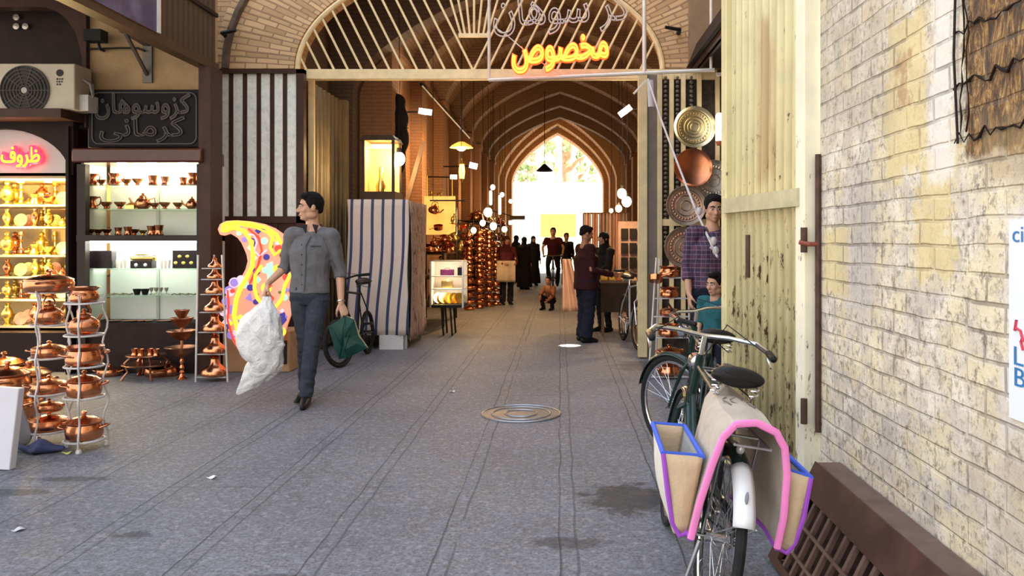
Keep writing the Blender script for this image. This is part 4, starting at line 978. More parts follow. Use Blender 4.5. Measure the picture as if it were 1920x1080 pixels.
# ================================================================ bicycles
def arc(c,r,a0,a1,n,plane='yz'): return [(c[0],c[1]+r*math.cos(a0+(a1-a0)*i/n),c[2]+r*math.sin(a0+(a1-a0)*i/n)) for i in range(n+1)]
def strip(mb,pts,nrm_c,w,th,M=None):
    # curved fender of half-width w following pts, bowed about centre nrm_c
    vs=[];fs=[];m=5
    for p in pts:
        d=(Vector(p)-Vector(nrm_c)); d.x=0; d.normalize()
        for k in range(m):
            q=-1+2*k/(m-1); vs.append(Vector(p)+Vector((w*q,0,0))-d*(th*q*q))
    for i in range(len(pts)-1):
        for k in range(m-1): fs.append((i*m+k,i*m+k+1,(i+1)*m+k+1,(i+1)*m+k))
    mb.add(vs,fs,M)
def bicycle(label,loc,yaw,lean,steer,fm,R=.335,white_tail=False,fenders=True,rack=True,roadster=True,lamp=True,spokes=28,group='bicycles',tire_r=.019,STEEL=STEEL):
    b=bpy.data.objects.new('bicycle',None); COL.objects.link(b); b.location=loc; b.rotation_euler=(0,lean,yaw); tag(b,label,'bicycle',group)
    WB=1.09; RC=(0,0,R); FC=(0,WB,R); BBp=(0,.45,.28)
    ht,hb=Vector((0,.885,.86)),Vector((0,.93,.66))
    ax=(ht-hb).normalized()
    SM=Matrix.Translation(hb)@Matrix.Rotation(steer,4,ax)@Matrix.Translation(-hb)
    def wheel(c,nm,M=None):
        w=MB().tube(arc(c,R-tire_r,0,2*PI,40)[:-1],tire_r,9,closed=True,M=M).build(nm,RUBBER,b)
        MB().tube(arc(c,R-2.4*tire_r,0,2*PI,40)[:-1],.010,6,closed=True,M=M).build('rim',STEEL,w)
        mb=MB()
        for i in range(spokes):
            a=2*PI*i/spokes; s=.025 if i%2 else -.025
            mb.tube([(s,c[1]+.02*math.cos(a+.5),c[2]+.02*math.sin(a+.5)),(0,c[1]+(R-.05)*math.cos(a),c[2]+(R-.05)*math.sin(a))],.0013,4,M=M)
        mb.tube([(-.05,c[1],c[2]),(.05,c[1],c[2])],.02,10,M=M).tube([(-.08,c[1],c[2]),(.08,c[1],c[2])],.007,6,M=M)
        mb.build('spokes_and_hub',STEEL,w)
    wheel(RC,'rear_wheel'); wheel(FC,'front_wheel',SM)
    mb=MB(); st=(0,.285,.80)
    mb.tube([BBp,st],.0155,10).tube([(0,.31,.77),ht-ax*.03],.0135,10).tube([BBp,hb+ax*.03],.017,10).tube([hb-ax*.02,ht+ax*.02],.021,10)
    for s in (-1,1):
        mb.tube([(s*.02,.45,.28),(s*.05,.3,.29),(s*.06,0,R)],.010,8).tube([(s*.015,.29,.78),(s*.05,.1,.52),(s*.06,0,R)],.008,8)
    mb.tube([(-.04,.45,.28),(.04,.45,.28)],.024,10)
    mb.build('frame',fm,b)
    mb=MB()
    for s in (-1,1): mb.tube([hb+Vector((0,0,-.01)),hb+Vector((s*.05,.01,-.05)),Vector((s*.052,1.02,.47)),Vector((s*.05,WB,R))],[.014,.013,.011,.009],8,M=SM)
    mb.tube([hb,ht+ax*.03],.013,8,M=SM); mb.build('fork',fm if roadster else STEEL,b)
    # saddle
    sp_=[(.375,.902),(.33,.908),(.27,.908),(.20,.905),(.14,.908),(.09,.914),(.065,.912)]
    hw=[.018,.026,.034,.068,.102,.108,.088]; hh=[.016,.024,.030,.034,.040,.042,.034]
    MB().tube([(0,y,z) for y,z in sp_],hw,18,round_end=False,asp=[h/w for h,w in zip(hh,hw)],hint=(1,0,0)).build('saddle',LEATHER,b,angle=60,subsurf=1)
    mb=MB()
    for s in (-1,1):
        mb.tube([(s*.075+.016*math.cos(i*1.1),.12+.016*math.sin(i*1.1),.835+.0035*i) for i in range(20)],.0035,5)
        mb.tube([(s*.02,.33,.885),(s*.03,.25,.86),(s*.075,.12,.832)],.004,5)
    mb.tube([st,(0,.265,.87)],.012,8); mb.build('seat_post',STEEL,b)
    # handlebar
    mb=MB(); s0=ht+ax*.03; s1=ht+ax*.12
    mb.tube([s0,s1],.0125,8,M=SM)
    if roadster:
        bp=[Vector((-.27,.60,.955)),Vector((-.275,.72,.965)),Vector((-.24,.83,.985)),Vector((-.12,.90,.985)),s1+Vector((0,.03,0)),Vector((.12,.90,.985)),Vector((.24,.83,.985)),Vector((.275,.72,.965)),Vector((.27,.60,.955))]
    else:
        bp=[Vector((-.31,.85,1.0)),Vector((-.15,.87,1.0)),s1,Vector((.15,.87,1.0)),Vector((.31,.85,1.0))]
    mb.tube(bp,.011,8,M=SM); hb_=mb.build('handlebar',STEEL,b)
    for e,q in ((bp[0],bp[1]),(bp[-1],bp[-2])):
        d=(q-e).normalized(); MB().tube([e-d*.01,e+d*.11],.017,9,round_end=True,M=SM).build('grip',BLACK,hb_)
        MB().tube([e+d*.13,e+d*.1+Vector((0,.0,-.03)),e+d*.0+Vector((0,.01,-.045))],.005,5,M=SM).build('brake_lever',STEEL,hb_)
    mb=MB()
    for s in (-1,1): mb.tube([bp[0 if s<0 else -1]+Vector((0,.1,0)),Vector((s*.12,.99,1.04)),Vector((s*.02,.97,.85)),Vector((s*.03,.9,.6))],.003,5,M=SM)
    mb.build('brake_cable',BLACK,b)
    if lamp:
        MB().lathe([(0,-.05),(.03,-.04),(.042,0),(.042,.012),(0,.016)],14,M=SM@Matrix.Translation((0,.985,.84))@Matrix.Rotation(-PI/2,4,'X')).build('head_lamp',STEEL,b)
    # drive
    cr=MB().tube(arc((.045,.45,.28),.088,0,2*PI,30)[:-1],.006,5,closed=True)
    for i in range(5): a=2*PI*i/5; cr.bar((.045,.45,.28),(.045,.45+.085*math.cos(a),.28+.085*math.sin(a)),.012,.005)
    cr.tube([(.06,.45,.28),(.065,.55,.15)],.009,7).tube([(-.06,.45,.28),(-.065,.35,.41)],.009,7); cr.build('crankset',STEEL,b)
    for s,p in ((1,(.065,.55,.15)),(-1,(-.065,.35,.41))): MB().box(min(s*.07,s*.16),max(s*.07,s*.16),p[1]-.035,p[1]+.035,p[2]-.012,p[2]+.012).build('pedal',BLACK,b)
    MB().tube([(.045,.45,.37),(.045,0,R+.035),(.045,-.035,R),(.045,0,R-.035),(.045,.45,.19)],.005,5,closed=True).build('chain',GALV,b)
    if roadster: MB().tube([(.062,.52,.34),(.062,.40,.385),(.062,.05,R+.05)],.026,6,asp=.35).build('chain_guard',fm,b)
    if fenders:
        rf=R+.022
        a1=PI-math.radians(25)
        if white_tail:
            mb=MB(); strip(mb,arc(RC,rf,math.radians(20),PI-math.radians(62),16),RC,.031,.020); mb.build('rear_fender',fm,b,solid=.003)
            mb=MB(); strip(mb,arc(RC,rf+.002,PI-math.radians(64),a1,8),RC,.037,.022); ft=mb.build('fender_tail',M_('white fender tail',(.82,.82,.84),.3,0,.03,4),b,solid=.004)
            a=PI-math.radians(40); MB().ell((0,(rf+.008)*math.cos(a),R+(rf+.008)*math.sin(a)),(.006,.012,.024),10,7).build('tail_mark',M_('grey tail mark',(.25,.25,.28),.4),ft)
            a=PI-math.radians(74); MB().ell((0,(rf+.012)*math.cos(a),R+(rf+.012)*math.sin(a)),(.016,.016,.02),10,7).build('reflector',M_('pale reflector',(.7,.7,.72),.2,.3),b)
        else:
            mb=MB(); strip(mb,arc(RC,rf,math.radians(20),a1,20),RC,.031,.020); mb.build('rear_fender',fm,b,solid=.003)
        mb=MB(); strip(mb,arc(FC,rf,math.radians(15),math.radians(200),24),FC,.030,.020,SM); ff=mb.build('front_fender',fm,b,solid=.003)
        for s in (-1,1):
            MB().tube([(s*.05,0,R),(s*.035,rf*math.cos(a1),R+rf*math.sin(a1))],.003,5).build('fender_stay',STEEL,b)
            MB().tube([(s*.05,WB,R),(s*.035,WB+rf*math.cos(math.radians(190)),R+rf*math.sin(math.radians(190)))],.003,5,M=SM).build('fender_stay',STEEL,b)
    if rack:
        mb=MB()
        for s in (-1,1): mb.tube([(s*.05,.27,.74),(s*.06,.1,.735),(s*.06,-.25,.735)],.006,6).tube([(s*.06,0,R),(s*.06,-.1,.735)],.005,6)
        for y in (-.25,-.1,.05,.15): mb.tube([(-.06,y,.735),(.06,y,.735)],.005,6)
        mb.build('carrier_rack',GALV,b)
        mb=MB(); mb.tube([(-.065,0,R-.02),(-.11,.02,.04),(-.13,.0,.015),(.13,.0,.015),(.11,.02,.04),(.065,0,R-.02)],.009,7); mb.build('stand',STEEL,b)
    return b
LA=.165
A0=(.525,2.93,0)
bA=bicycle('dark green roadster bicycle nearest the camera, carrying the canvas saddlebag',A0,0,LA,-.04,GREENP,white_tail=True)
B0=(.74,4.15,0)
bB=bicycle('dark green bicycle behind the saddlebag bicycle, front wheel turned left',B0,-.02,.10,.62,GREENP)
# ---- canvas saddlebag
CANV=M_('beige canvas',(.50,.42,.33),.9,0,.12,14,.35); CANW=M_('cream canvas',(.72,.68,.60),.9,0,.1,14,.35); CANT=M_('tan canvas',(.62,.46,.29),.9,0,.1,14,.35); CANG=M_('grey canvas lining',(.44,.42,.37),.9,0,.1,10,.3)
PINK=M_('pink binding',(.88,.24,.55),.7,0,.08,10); BLUEB=M_('blue binding',(.05,.12,.62),.7,0,.1,10); PURP=M_('purple binding',(.36,.08,.55),.7,0,.1,10)
sb=bpy.data.objects.new('saddlebag',None); COL.objects.link(sb); sb.location=A0; sb.rotation_euler=(0,LA,0)
tag(sb,'beige canvas double saddlebag with pink, blue and purple binding over the nearest bicycle','bag')
UP=[(-.155,.40),(-.145,.52),(-.125,.66),(-.105,.755),(-.07,.80),(0,.815),(.07,.80),(.105,.755),(.128,.66),(.140,.52),(.135,.42)]
def lerp_u(u):
    q=u*(len(UP)-1); i=min(int(q),len(UP)-2); f=q-i
    return (UP[i][0]*(1-f)+UP[i+1][0]*f, UP[i][1]*(1-f)+UP[i+1][1]*f)
def cover(u,v):
    x,z=lerp_u(u); y=-.25+.50*v
    pinch=1-.35*max(0,v-.55)/.45
    return (x*pinch, y+.05*math.sin(u*PI)*v, z+ (.03*v if z>.7 else 0)+.004*math.sin(u*17+v*11))
MB().grid(cover,30,14).build('cover_cloth',CANV,sb,solid=.008)
pts=[cover(i/30,0) for i in range(31)]
MB().tube([Vector(p)+Vector((0,-.004,0)) for p in pts],.013,8,asp=.75).build('pink_binding',PINK,sb)
for e in (0,1):
    q=[cover(e,i/10) for i in range(11)]; MB().tube(q,.010,7).build('purple_binding',PURP,sb)
for sgn,sd_ in ((-1,'left'),(1,'right')):
    xi=lambda z: (.135 if sgn>0 else .145)
    w_=.285 if sgn<0 else .225
    T=[(sgn*.15,-.20,.665),(sgn*w_,-.205,.655),(sgn*(w_-.01),.20,.665),(sgn*.15,.20,.675)]
    Bm=[(sgn*.16,-.20,.40),(sgn*.205,-.205,.395),(sgn*.20,.20,.40),(sgn*.16,.20,.405)]
    pk=MB(); 
    def face(a,b,c,d,nm,mt,bow=(0,0,0)):
        a,b,c,d=map(Vector,(a,b,c,d)); bw=Vector(bow)
        return MB().grid(lambda u,v:(a*(1-u)+b*u)*(1-v)+(d*(1-u)+c*u)*v+bw*math.sin(u*PI)*math.sin(v*PI),8,8).build(nm,mt,par[0],solid=.006)
    par=[sb]
    p0=face(T[0],T[1],Bm[1],Bm[0],'pocket_end',CANT,(0,-.02,0))
    face(T[1],T[2],Bm[2],Bm[1],'pocket_front',CANW,(sgn*.02,0,0)); face(T[2],T[3],Bm[3],Bm[2],'pocket_end',CANT); face(T[0],T[3],Bm[3],Bm[0],'pocket_back',CANG); face(Bm[0],Bm[1],Bm[2],Bm[3],'pocket_bottom',CANW)
    MB().tube(T,.010,7,closed=True).build('blue_binding',BLUEB,sb)
    MB().tube([T[1],Vector(T[1]).lerp(Vector(Bm[1]),.5)+Vector((sgn*.004,-.012,0)),Vector(Bm[1]).lerp(Vector(T[1]),.12),Vector(Bm[1])+Vector((-sgn*.02,0,-.006)),Bm[0]],.009,7).build('purple_binding',PURP,sb)
# faint printed flourish on the cover
mb=MB()
for i in range(4): mb.tube([(-.05+.03*i+.012*math.cos(k*1.3),-.02+.02*k+.01*math.sin(k*2.1+i),.829-.35*abs(-.05+.03*i)**1.6+.0018*k) for k in range(6)],.0025,4)
mb.build('printed_flourish',M_('faded print',(.16,.13,.12),.8,0,.2,9),sb)
# red cable lock by the rear wheel
mb=MB().tube([(.055*math.cos(a*.35)*1.3,.02*math.sin(a),.075+.075*math.sin(a*.35)) for a in range(18)],.009,7)
o=mb.build('cable_lock',M_('dark red cable',(.22,.015,.03),.35,0,.1,9)); o.location=(.44,2.98,0); tag(o,'dark red cable lock hanging by the rear wheel of the nearest bicycle','lock')

# silver bicycle inside the passage and black one by the striped stall
bicycle('silver mountain bicycle parked facing out beside the right gate jamb',(PX(1166,10.9)+.05,11.35,0),PI+.10,-.05,.12,M_('silver frame',(.55,.57,.6),.3,.6,.1,8),R=.33,fenders=False,rack=False,roadster=False,lamp=False,spokes=20,tire_r=.026)
bicycle('black bicycle standing between the walking man and the striped stall',(-2.40,10.0,0),PI-.03,.03,-.35,BLACK,R=.27,STEEL=BLACK,fenders=False,rack=False,roadster=False,lamp=False,spokes=16,tire_r=.022)

# ================================================================ brown lattice bench along the wall
PRE=M_('brown bench paint',(.075,.036,.028),.45,0,.25,7,.15); PREL=M_('worn brown edge',(.13,.075,.06),.5,0,.3,9)
t=thing('lattice_bench','long brown slatted bench with sloping lattice front at the foot of the brick wall','bench',(1.25,1.5,0))
y0,y1=-.6,2.05
A=Vector((-.10,0,.43)); B_=Vector((-.31,0,0.01))
nrm=Vector((-(A.z-B_.z),0,(A.x-B_.x))).normalized()
def sl(f,off=0): q=A.lerp(B_,f)+nrm*off; return q
MB().box(-.108,-.005,y0,y1,.405,.435).build('top_ledge',PREL,t,bevel=.006)
def plank(f0,f1,ya,yb,th=.02,off=0):
    a,b=sl(f0,off),sl(f1,off); n=nrm*th
    return [(a.x,a.z),(b.x,b.z),(b.x+n.x,b.z+n.z),(a.x+n.x,a.z+n.z)],ya,yb
def pl(nm,f0,f1,ya,yb,th=.02,off=0,mt=PRE):
    o_,a,b=plank(f0,f1,ya,yb,th,off); return MB().prism(o_,a,b).build(nm,mt,t)
pl('upper_board',0,.30,y0,y1); pl('bottom_rail',.93,1.0,y0,y1); pl('end_board',.34,.93,y1-.10,y1)
i=0; y=y1-.10
while y>y0:
    pl('slat',.30,.93,y-.093,y-.071,.018,0.0,PREL); y-=.093; i+=1
for f in (.52,.76): pl('cross_slat',f,f+.028,y0,y1-.1,.01,.012,PREL)
pl('back_sheet',.34,.93,y0,y1-.1,.004,-.03,M_('bench shade brown',(.03,.014,.011),.6,0,.2,6))  # darker bench brown paints the shade seen between the slats
MB().prism([(-.10,.42),(-.31,.01),(-.01,.01),(-.01,.41)],y1-.02,y1).build('end_panel',PRE,t)
# manhole cover
Ym=GY(776); t=thing('manhole_cover','round iron manhole cover flush in the paving','manhole cover',(PX(977,Ym),Ym,0))
IR=M_('worn iron',(.17,.165,.165),.5,.5,.3,12,.3)
MB().lathe([(0,.0),(.33,.0),(.33,.004),(0,.004)],40).build('plate',IR,t)
for r in (.32,.24,.13): MB().tube([(r*math.cos(2*PI*i/40),r*math.sin(2*PI*i/40),.004) for i in range(40)],.008,5,closed=True).build('raised_ring',GALV,t)
# wall cable and poster
mb=MB().tube([(WX-.012,PYW,zz_) for PYW,zz_ in ((2.52,3.4),(2.50,2.3),(2.515,2.0),(2.49,1.72))],.0045,6)
tag(mb.build('wall_cable',M_('black cable',(.02,.015,.012),.6)),'thin black cable running down the brick wall beside the brown stain','cable')
mb=MB()
rs_=random.Random(8)
for z in (1.735,1.90,2.07):
    mb.tube([(WX-.008,2.52-.03*i*1.0,z+rs_.uniform(-.02,.02)) for i in range(14)],[rs_.uniform(.0012,.006) for i in range(14)],6)
for y in (2.47,2.44):
    mb.tube([(WX-.010,y+rs_.uniform(-.018,.018),2.4-.05*i) for i in range(14)],[rs_.uniform(.0012,.004) for i in range(14)],6)
o=mb.build('dried_strands',M_('dark brown strands',(.018,.008,.004),.8,0,.3,20)); tag(o,'web of dark dried strands clinging to the brown stain at the upper right','strands',kind='stuff')
t=thing('poster','white poster with blue and red lettering at the right picture edge','poster',(WX-.004,2.215,0))
za,zb=.93,1.475
MB().box(-.003,.003,-.75,0,za,zb).build('sheet',M_('white poster paper',(.80,.84,.88),.5,0,.03,2),t)
BLU=M_('blue ink',(.02,.18,.45),.5); REDI=M_('red ink',(.6,.04,.08),.5)
def ltr(nm,s_,m_,w,y,z,h): text_obj(nm,s_,m_,w,(-.005,y,z),t,rot=(0,0,-PI/2),height=h,extrude=.0005,rtl=False)
ltr('blue_letters','ci',BLU,.05,-.045,1.435,.042)
mb=MB().tube([(-.005,-.03-.012*math.cos(a*1.3)-.006*a,1.20-.008*a+.012*math.sin(a*2.2)) for a in range(9)],.004,5); mb.build('red_scribble',REDI,t)
ltr('blue_letters','L',BLU,.045,-.05,1.105,.05); ltr('blue_letters','B',BLU,.05,-.055,1.048,.05)
# ================================================================ people
V=Vector
def hand(mb,wr,dirv,palm,side,s=1.0,curl=.5,fr=.0085):
    """wr wrist, dirv along the hand, palm = direction the palm faces, side = thumb side direction"""
    d=V(dirv).normalized(); p=V(palm); p=(p-d*p.dot(d)).normalized(); sd=d.cross(p); sd = sd if sd.dot(V(side))>0 else -sd
    wr=V(wr)
    mb.tube([wr-d*.02*s,wr+d*.015*s,wr+d*.05*s,wr+d*.088*s],[.024*s,.026*s,.034*s,.036*s],12,round_end=True,asp=[.8,.62,.42,.36],hint=sd)
    for i,(o,L) in enumerate(((.028,.074),(.0095,.082),(-.0095,.077),(-.027,.060))):
        b=wr+d*.085*s+sd*o*s; pts=[b-d*.02*s,b]; a=0; q=b
        for k,f in enumerate((.42,.32,.26)):
            a+=curl*(.55,.75,.6)[k]*(1+.12*i)
            q=q+(d*math.cos(a)+p*math.sin(a)+sd*(.12*(1.3-i)*.25))*L*f*s; pts.append(q)
        mb.tube(pts,[fr*1.05*s,fr*1.05*s,fr*s,fr*.92*s,fr*.78*s],8,round_end=True)
    b=wr+d*.025*s+sd*.024*s
    t1=b+(d*.7+sd*.75+p*.2).normalized()*.04*s; t2=t1+(d*.9+sd*.25+p*(.3+.5*curl)).normalized()*.032*s; t3=t2+(d*.9-sd*.05+p*(.4+.6*curl)).normalized()*.026*s
    mb.tube([b-d*.01*s,t1,t2,t3],[.0135*s,.012*s,.0098*s,.008*s],8,round_end=True)
def head_mats(c,yaw,pitch,hs):
    return Matrix.Translation(V(c))@Matrix.Rotation(yaw,4,'Z')@Matrix.Rotation(pitch,4,'X')@Matrix.Diagonal((hs,-hs,hs,1))@Matrix.Identity(4)
def head(mb,M,fine=True):
    E_=lambda c,r:mb.ell(c,r,16,10,M)
    E_((0,-.012,.030),(.074,.096,.088)); E_((0,.020,-.028),(.060,.068,.080)); E_((0,.036,-.078),(.040,.046,.036)); E_((0,-.01,-.05),(.056,.06,.06))
    mb.tube([V((0,.080,.016)),V((0,.098,-.012)),V((0,.108,-.028))],[.009,.011,.014],8,round_end=True,M=M)
    for s in (-1,1):
        E_((s*.010,.092,-.032),(.010,.013,.009)); E_((s*.036,.056,-.02),(.024,.026,.028)); E_((s*.030,.074,.024),(.026,.016,.009))
        E_((s*.075,-.012,-.004),(.010,.022,.032)); E_((s*.048,.0,-.066),(.020,.045,.030))
    E_((0,.082,-.060),(.022,.012,.007)); E_((0,.080,-.071),(.020,.012,.008)); E_((0,.066,-.095),(.018,.018,.013))
def person(label,loc,yaw=0.0,sc=1.0,J=None,top=None,bot=None,skin=None,hairm=None,shoe=None,sleeve=1.0,hyaw=0,hpitch=0,hair='short',skirt=0,voxel=.012,curl=(.5,.5),palm=None,hdir=None,hs=1.0,group=None,cat='person',fat=1.0,extra=None,hem=.93,fine=False,loose=0):
    skin=skin or SKIN; hairm=hairm or HAIR; shoe=shoe or BLACK
    r=thing('person',label,cat,loc,yaw,group); r.scale=(sc,sc,sc)
    j=dict(pelvis=(0,0,.95),chest=(0,.0,1.28),neck=(0,.02,1.48),head=(0,-.015,1.635),
        shR=(-.175,.01,1.42),elR=(-.225,.04,1.13),wrR=(-.235,-.05,.89),shL=(.175,.01,1.42),elL=(.225,.04,1.13),wrL=(.235,-.05,.89),
        hipR=(-.09,0,.92),knR=(-.10,-.02,.50),anR=(-.10,.03,.09),hipL=(.09,0,.92),knL=(.10,-.02,.50),anL=(.10,.03,.09),toR=(-.03,-1,0),toL=(.03,-1,0))
    j.update(J or {}); j={k:V(v) for k,v in j.items()}
    lat=(j['shL']-j['shR']).normalized(); up=V((0,0,1))
    HM=head_mats(j['head'],hyaw,hpitch,hs)
    # ---- body
    mb=MB(); head(mb,HM,fine)
    hb=j['head']+V((0,0,-.07*hs)); nk=j['neck']
    mb.tube([hb+V((0,.02,.03)),hb*.5+nk*.5+V((0,.012,0)),nk+V((0,.0,-.05))],[.052*hs,.053*hs,.066*hs],12,round_end=True)
    mb.tube([j['pelvis']+V((0,0,.10)),(j['pelvis']*.55+j['chest']*.45),j['chest'],nk+V((0,0,-.07))],[.12*fat,.125*fat,.15*fat,.10],14,round_end=True,asp=.66,hint=lat)
    for s in 'RL':
        mb.tube([j['sh'+s],j['el'+s]],[.046,.038],10,round_end=True)
        mb.tube([j['el'+s],j['el'+s].lerp(j['wr'+s],.3),j['wr'+s]],[.038,.038,.026],10,round_end=True)
        d=(hdir or {}).get(s) or (j['wr'+s]-j['el'+s]); pm=(palm or {}).get(s) or (V((1,0,0)) if s=='R' else V((-1,0,0)))
        hand(mb,j['wr'+s],d,pm,V((0,-1,0)),1.0,curl[0 if s=='R' else 1],.0085 if voxel<.008 else .0095)
        mb.tube([j['hip'+s],j['kn'+s],j['an'+s]],[.07,.048,.036],10,round_end=True)
        mb.tube([j['an'+s]+V((0,0,-.02)),j['an'+s]+j['to'+s].normalized()*.10+V((0,0,-.045))],[.036,.028],10,round_end=True)
    mb.fused('body',skin,r,voxel,3)
    # ---- face details
    if hair!='veil_back':
        for s in (-1,1):
            e=MB().ell((s*.030,.076,.006),(.0135,.010,.0075),10,7,HM).build('eye',M_('eye white',(.6,.58,.55),.3,0,0),r); MB().ell((s*.030,.0835,.006),(.006,.004,.006),8,6,HM).build('iris',BLACK,e)
            MB().tube([V((s*.012,.090,.026)),V((s*.030,.091,.033)),V((s*.050,.076,.027))],[.0045,.0055,.003],6,M=HM).build('eyebrow',hairm,r)
        MB().ell((0,.0915,-.0655),(.020,.006,.006),10,6,HM).build('mouth',M_('lips',(.36,.13,.10),.45,0,.05),r)
    # ---- hair
    mb=MB()
    if hair in('short','cropped'):
        mb.ell((0,-.026,.044),(.0835,.1,.088),18,11,HM); mb.ell((.012,.040,.100),(.058,.048,.030),12,8,HM); mb.ell((0,-.085,.0),(.062,.03,.055),12,8,HM)
        for s in (-1,1): mb.ell((s*.073,.012,.024),(.010,.020,.035),8,6,HM)
        if fine:
            rr=random.Random(5)
            for i in range(60):
                a=rr.uniform(0,6.28); b_=rr.uniform(.2,1.2); p=V((.080*math.sin(b_)*math.cos(a),-.02+.097*math.sin(b_)*math.sin(a),.046+.088*math.cos(b_)))
                mb.tube([p*1.0,p+V((rr.uniform(-.012,.012),.018,.008))],[.010,.004],5,round_end=True,M=HM)
        mb.fused('hair',hairm,r,max(voxel*.8,.006),2)
    elif hair=='scarf':
        mb.ell((0,-.02,.035),(.088,.108,.096),16,10,HM).ell((0,-.03,-.06),(.085,.085,.10),14,9,HM); mb.tube([j['head']+V((0,.03,-.1)),nk+V((0,.01,-.09))],[.09,.15],12,round_end=True)
        mb.fused('headscarf',hairm,r,voxel,3)
    # ---- top
    mb=MB(); pel=j['pelvis'].copy(); pel.z=hem+.02
    wst=j['pelvis']*.6+j['chest']*.4
    mb.tube([V((pel.x,pel.y,hem)),wst,j['chest'],j['chest']*.45+nk*.55+V((0,0,-.03)),nk+V((0,0,-.045))],[.172*fat,.158*fat,.185*fat,.160,.075],22,asp=[.72,.72,.68,.62,.85],hint=lat)
    for s in 'RL':
        sh,el,wr=j['sh'+s],j['el'+s],j['wr'+s]
        e2=el.lerp(wr,sleeve) if sleeve>0 else sh.lerp(el,1+sleeve)
        mb.tube([nk.lerp(sh,.45)+V((0,0,-.035)),sh+V((0,0,-.005))],[.062,.070*min(fat,1.1)],12,round_end=True)
        ps=[sh,sh.lerp(el,.5),el] if sleeve>0 else [sh,e2]
        rs=[.070,.062,.056] if sleeve>0 else [.07,.062]
        if sleeve>0: ps.append(e2); rs.append(.056-.012*sleeve)
        mb.tube(ps,rs,14)
    tp=mb.fused('shirt' if not loose else 'jacket',top,r,voxel,4,wr=.010)
    # ---- trousers / skirt
    mb=MB()
    if skirt:
        mb.tube([V((pel.x,pel.y,hem+.06)),V((pel.x,pel.y,.6)),V((pel.x,pel.y,skirt))],[.165*fat,.19*fat,.23*fat],20,asp=.8,hint=lat); mb.fused('skirt',bot,r,voxel,3)
    else:
        mb.tube([j['pelvis']+V((0,0,.07)),j['pelvis']+V((0,0,-.02)),(j['hipR']+j['hipL'])/2+V((0,0,-.07))],[.155*fat,.168*fat,.13*fat],18,asp=.72,hint=lat,round_end=False)
        for s in 'RL':
            h,k,a=j['hip'+s],j['kn'+s],j['an'+s]
            mb.tube([h,h.lerp(k,.35),k,k.lerp(a,.5),a+(a-k).normalized()*.015],[.094*fat,.086*fat,.066+.012*loose,.062+.018*loose,.056+.025*loose],14,hint=lat)
        mb.fused('trousers',bot,r,voxel,4,wr=.009,wsc=(7,7,9))
    for s in 'RL':
        a=j['an'+s]; t=j['to'+s].normalized(); g=V((a.x,a.y,a.z-.09))
        sm=MB().tube([g-t*.055+V((0,0,.045)),g+t*.02+V((0,0,.048)),g+t*.10+V((0,0,.040)),g+t*.175+V((0,0,.026))],[.040,.046,.044,.028],12,round_end=True,asp=[.9,.9,.85,.9]).tube([a+V((0,0,-.01)),g+V((0,0,.05))],[.043,.045],10,round_end=True)
        for i,v in enumerate(sm.v): sm.v[i]=V((v.x,v.y,max(v.z,g.z+.002)))
        sm.build('shoe',shoe,r)
    if extra: extra(r,tp,HM,j)
    return r
# ---- the walking man
GSHIRT=M_('grey shirt cloth',(.125,.122,.130),.85,0,.1,18,.25); JEAN=M_('dark grey jeans',(.040,.046,.062),.85,0,.25,9,.25)
DSH=M_('dark shirt lining',(.03,.03,.037),.85,0,.1)
ML=(PX(578,6.94),6.94,0)
def man_extra(r,tp,HM,j):
    nk=j['neck']
    for s in (-1,1):
        MB().prism([(0,0),(.052,-.01),(.02,-.085)],-.004,.004,'xz',Matrix.Translation(nk+V((s*.022,-.088,.02)))@Matrix.Diagonal((s,1,1,1))@Matrix.Rotation(.35,4,'X')).build('collar_point',DSH,tp)
    MB().tube([nk+V((.066*math.cos(a),.005-.070*math.sin(a),.0+.012*math.cos(a*2))) for a in [PI*1.0+PI*1.0*i/10 for i in range(11)]],.014,8,asp=.5).build('collar',DSH,tp)
    ch=j['chest']
    MB().tube([nk+V((-.004,-.085,-.075)),ch+V((-.012,-.133,.06)),ch+V((-.014,-.133,-.05)),V((.0,-.128,1.12)),V((-.004,-.136,.985))],.013,6,asp=.3,hint=(1,0,0)).build('button_placket',M_('shirt placket',(.11,.112,.13),.85,0,.1),tp)
    for i in range(5): MB().ell((-.012,-.142+.002*i,1.38-.085*i),(.006,.003,.006),8,5).build('button',DSH,tp)
    MB().box(.055,.145,-.004,.004,0,.006,Matrix.Translation(V((.0,-.127,1.365)))@Matrix.Rotation(.18,4,'Z')).build('pocket_edge',DSH,tp)
    w=j['wrL']; d=(j['wrL']-j['elL']).normalized(); u=d.orthogonal().normalized(); q=d.cross(u)
    MB().tube([w-d*.02+u*.030*math.cos(a)+q*.028*math.sin(a) for a in [2*PI*i/16 for i in range(16)]],.007,6,closed=True).build('wristwatch',STEEL,r)
person('man in grey shirt and dark jeans walking, carrying a white sack and a green bag',ML,0,1,
    dict(pelvis=(.012,0,.965),chest=(.022,0,1.315),neck=(.040,.005,1.535),head=(.018,-.012,1.700),
      shR=(-.135,.0,1.468),elR=(-.215,.05,1.185),wrR=(-.330,-.06,1.045),shL=(.195,.0,1.468),elL=(.262,.05,1.150),wrL=(.292,-.03,.875),
      hipR=(-.075,.02,.945),knR=(-.035,.03,.52),anR=(-.080,.17,.10),hipL=(.098,0,.945),knL=(.058,-.09,.515),anL=(.012,-.10,.09),toR=(-.10,-1,-.1),toL=(.15,-1,0)),
    GSHIRT,JEAN,SKIN,HAIR,BLACK,sleeve=.22,hyaw=-1.05,hpitch=.02,voxel=.006,curl=(1.25,.85),
    hdir={'R':(-.35,-.05,-.9),'L':(.35,-.1,-.9)},palm={'R':V((.6,.5,-.2)),'L':V((-.5,.8,0))},hs=1.0,hem=.965,fine=True,extra=man_extra)
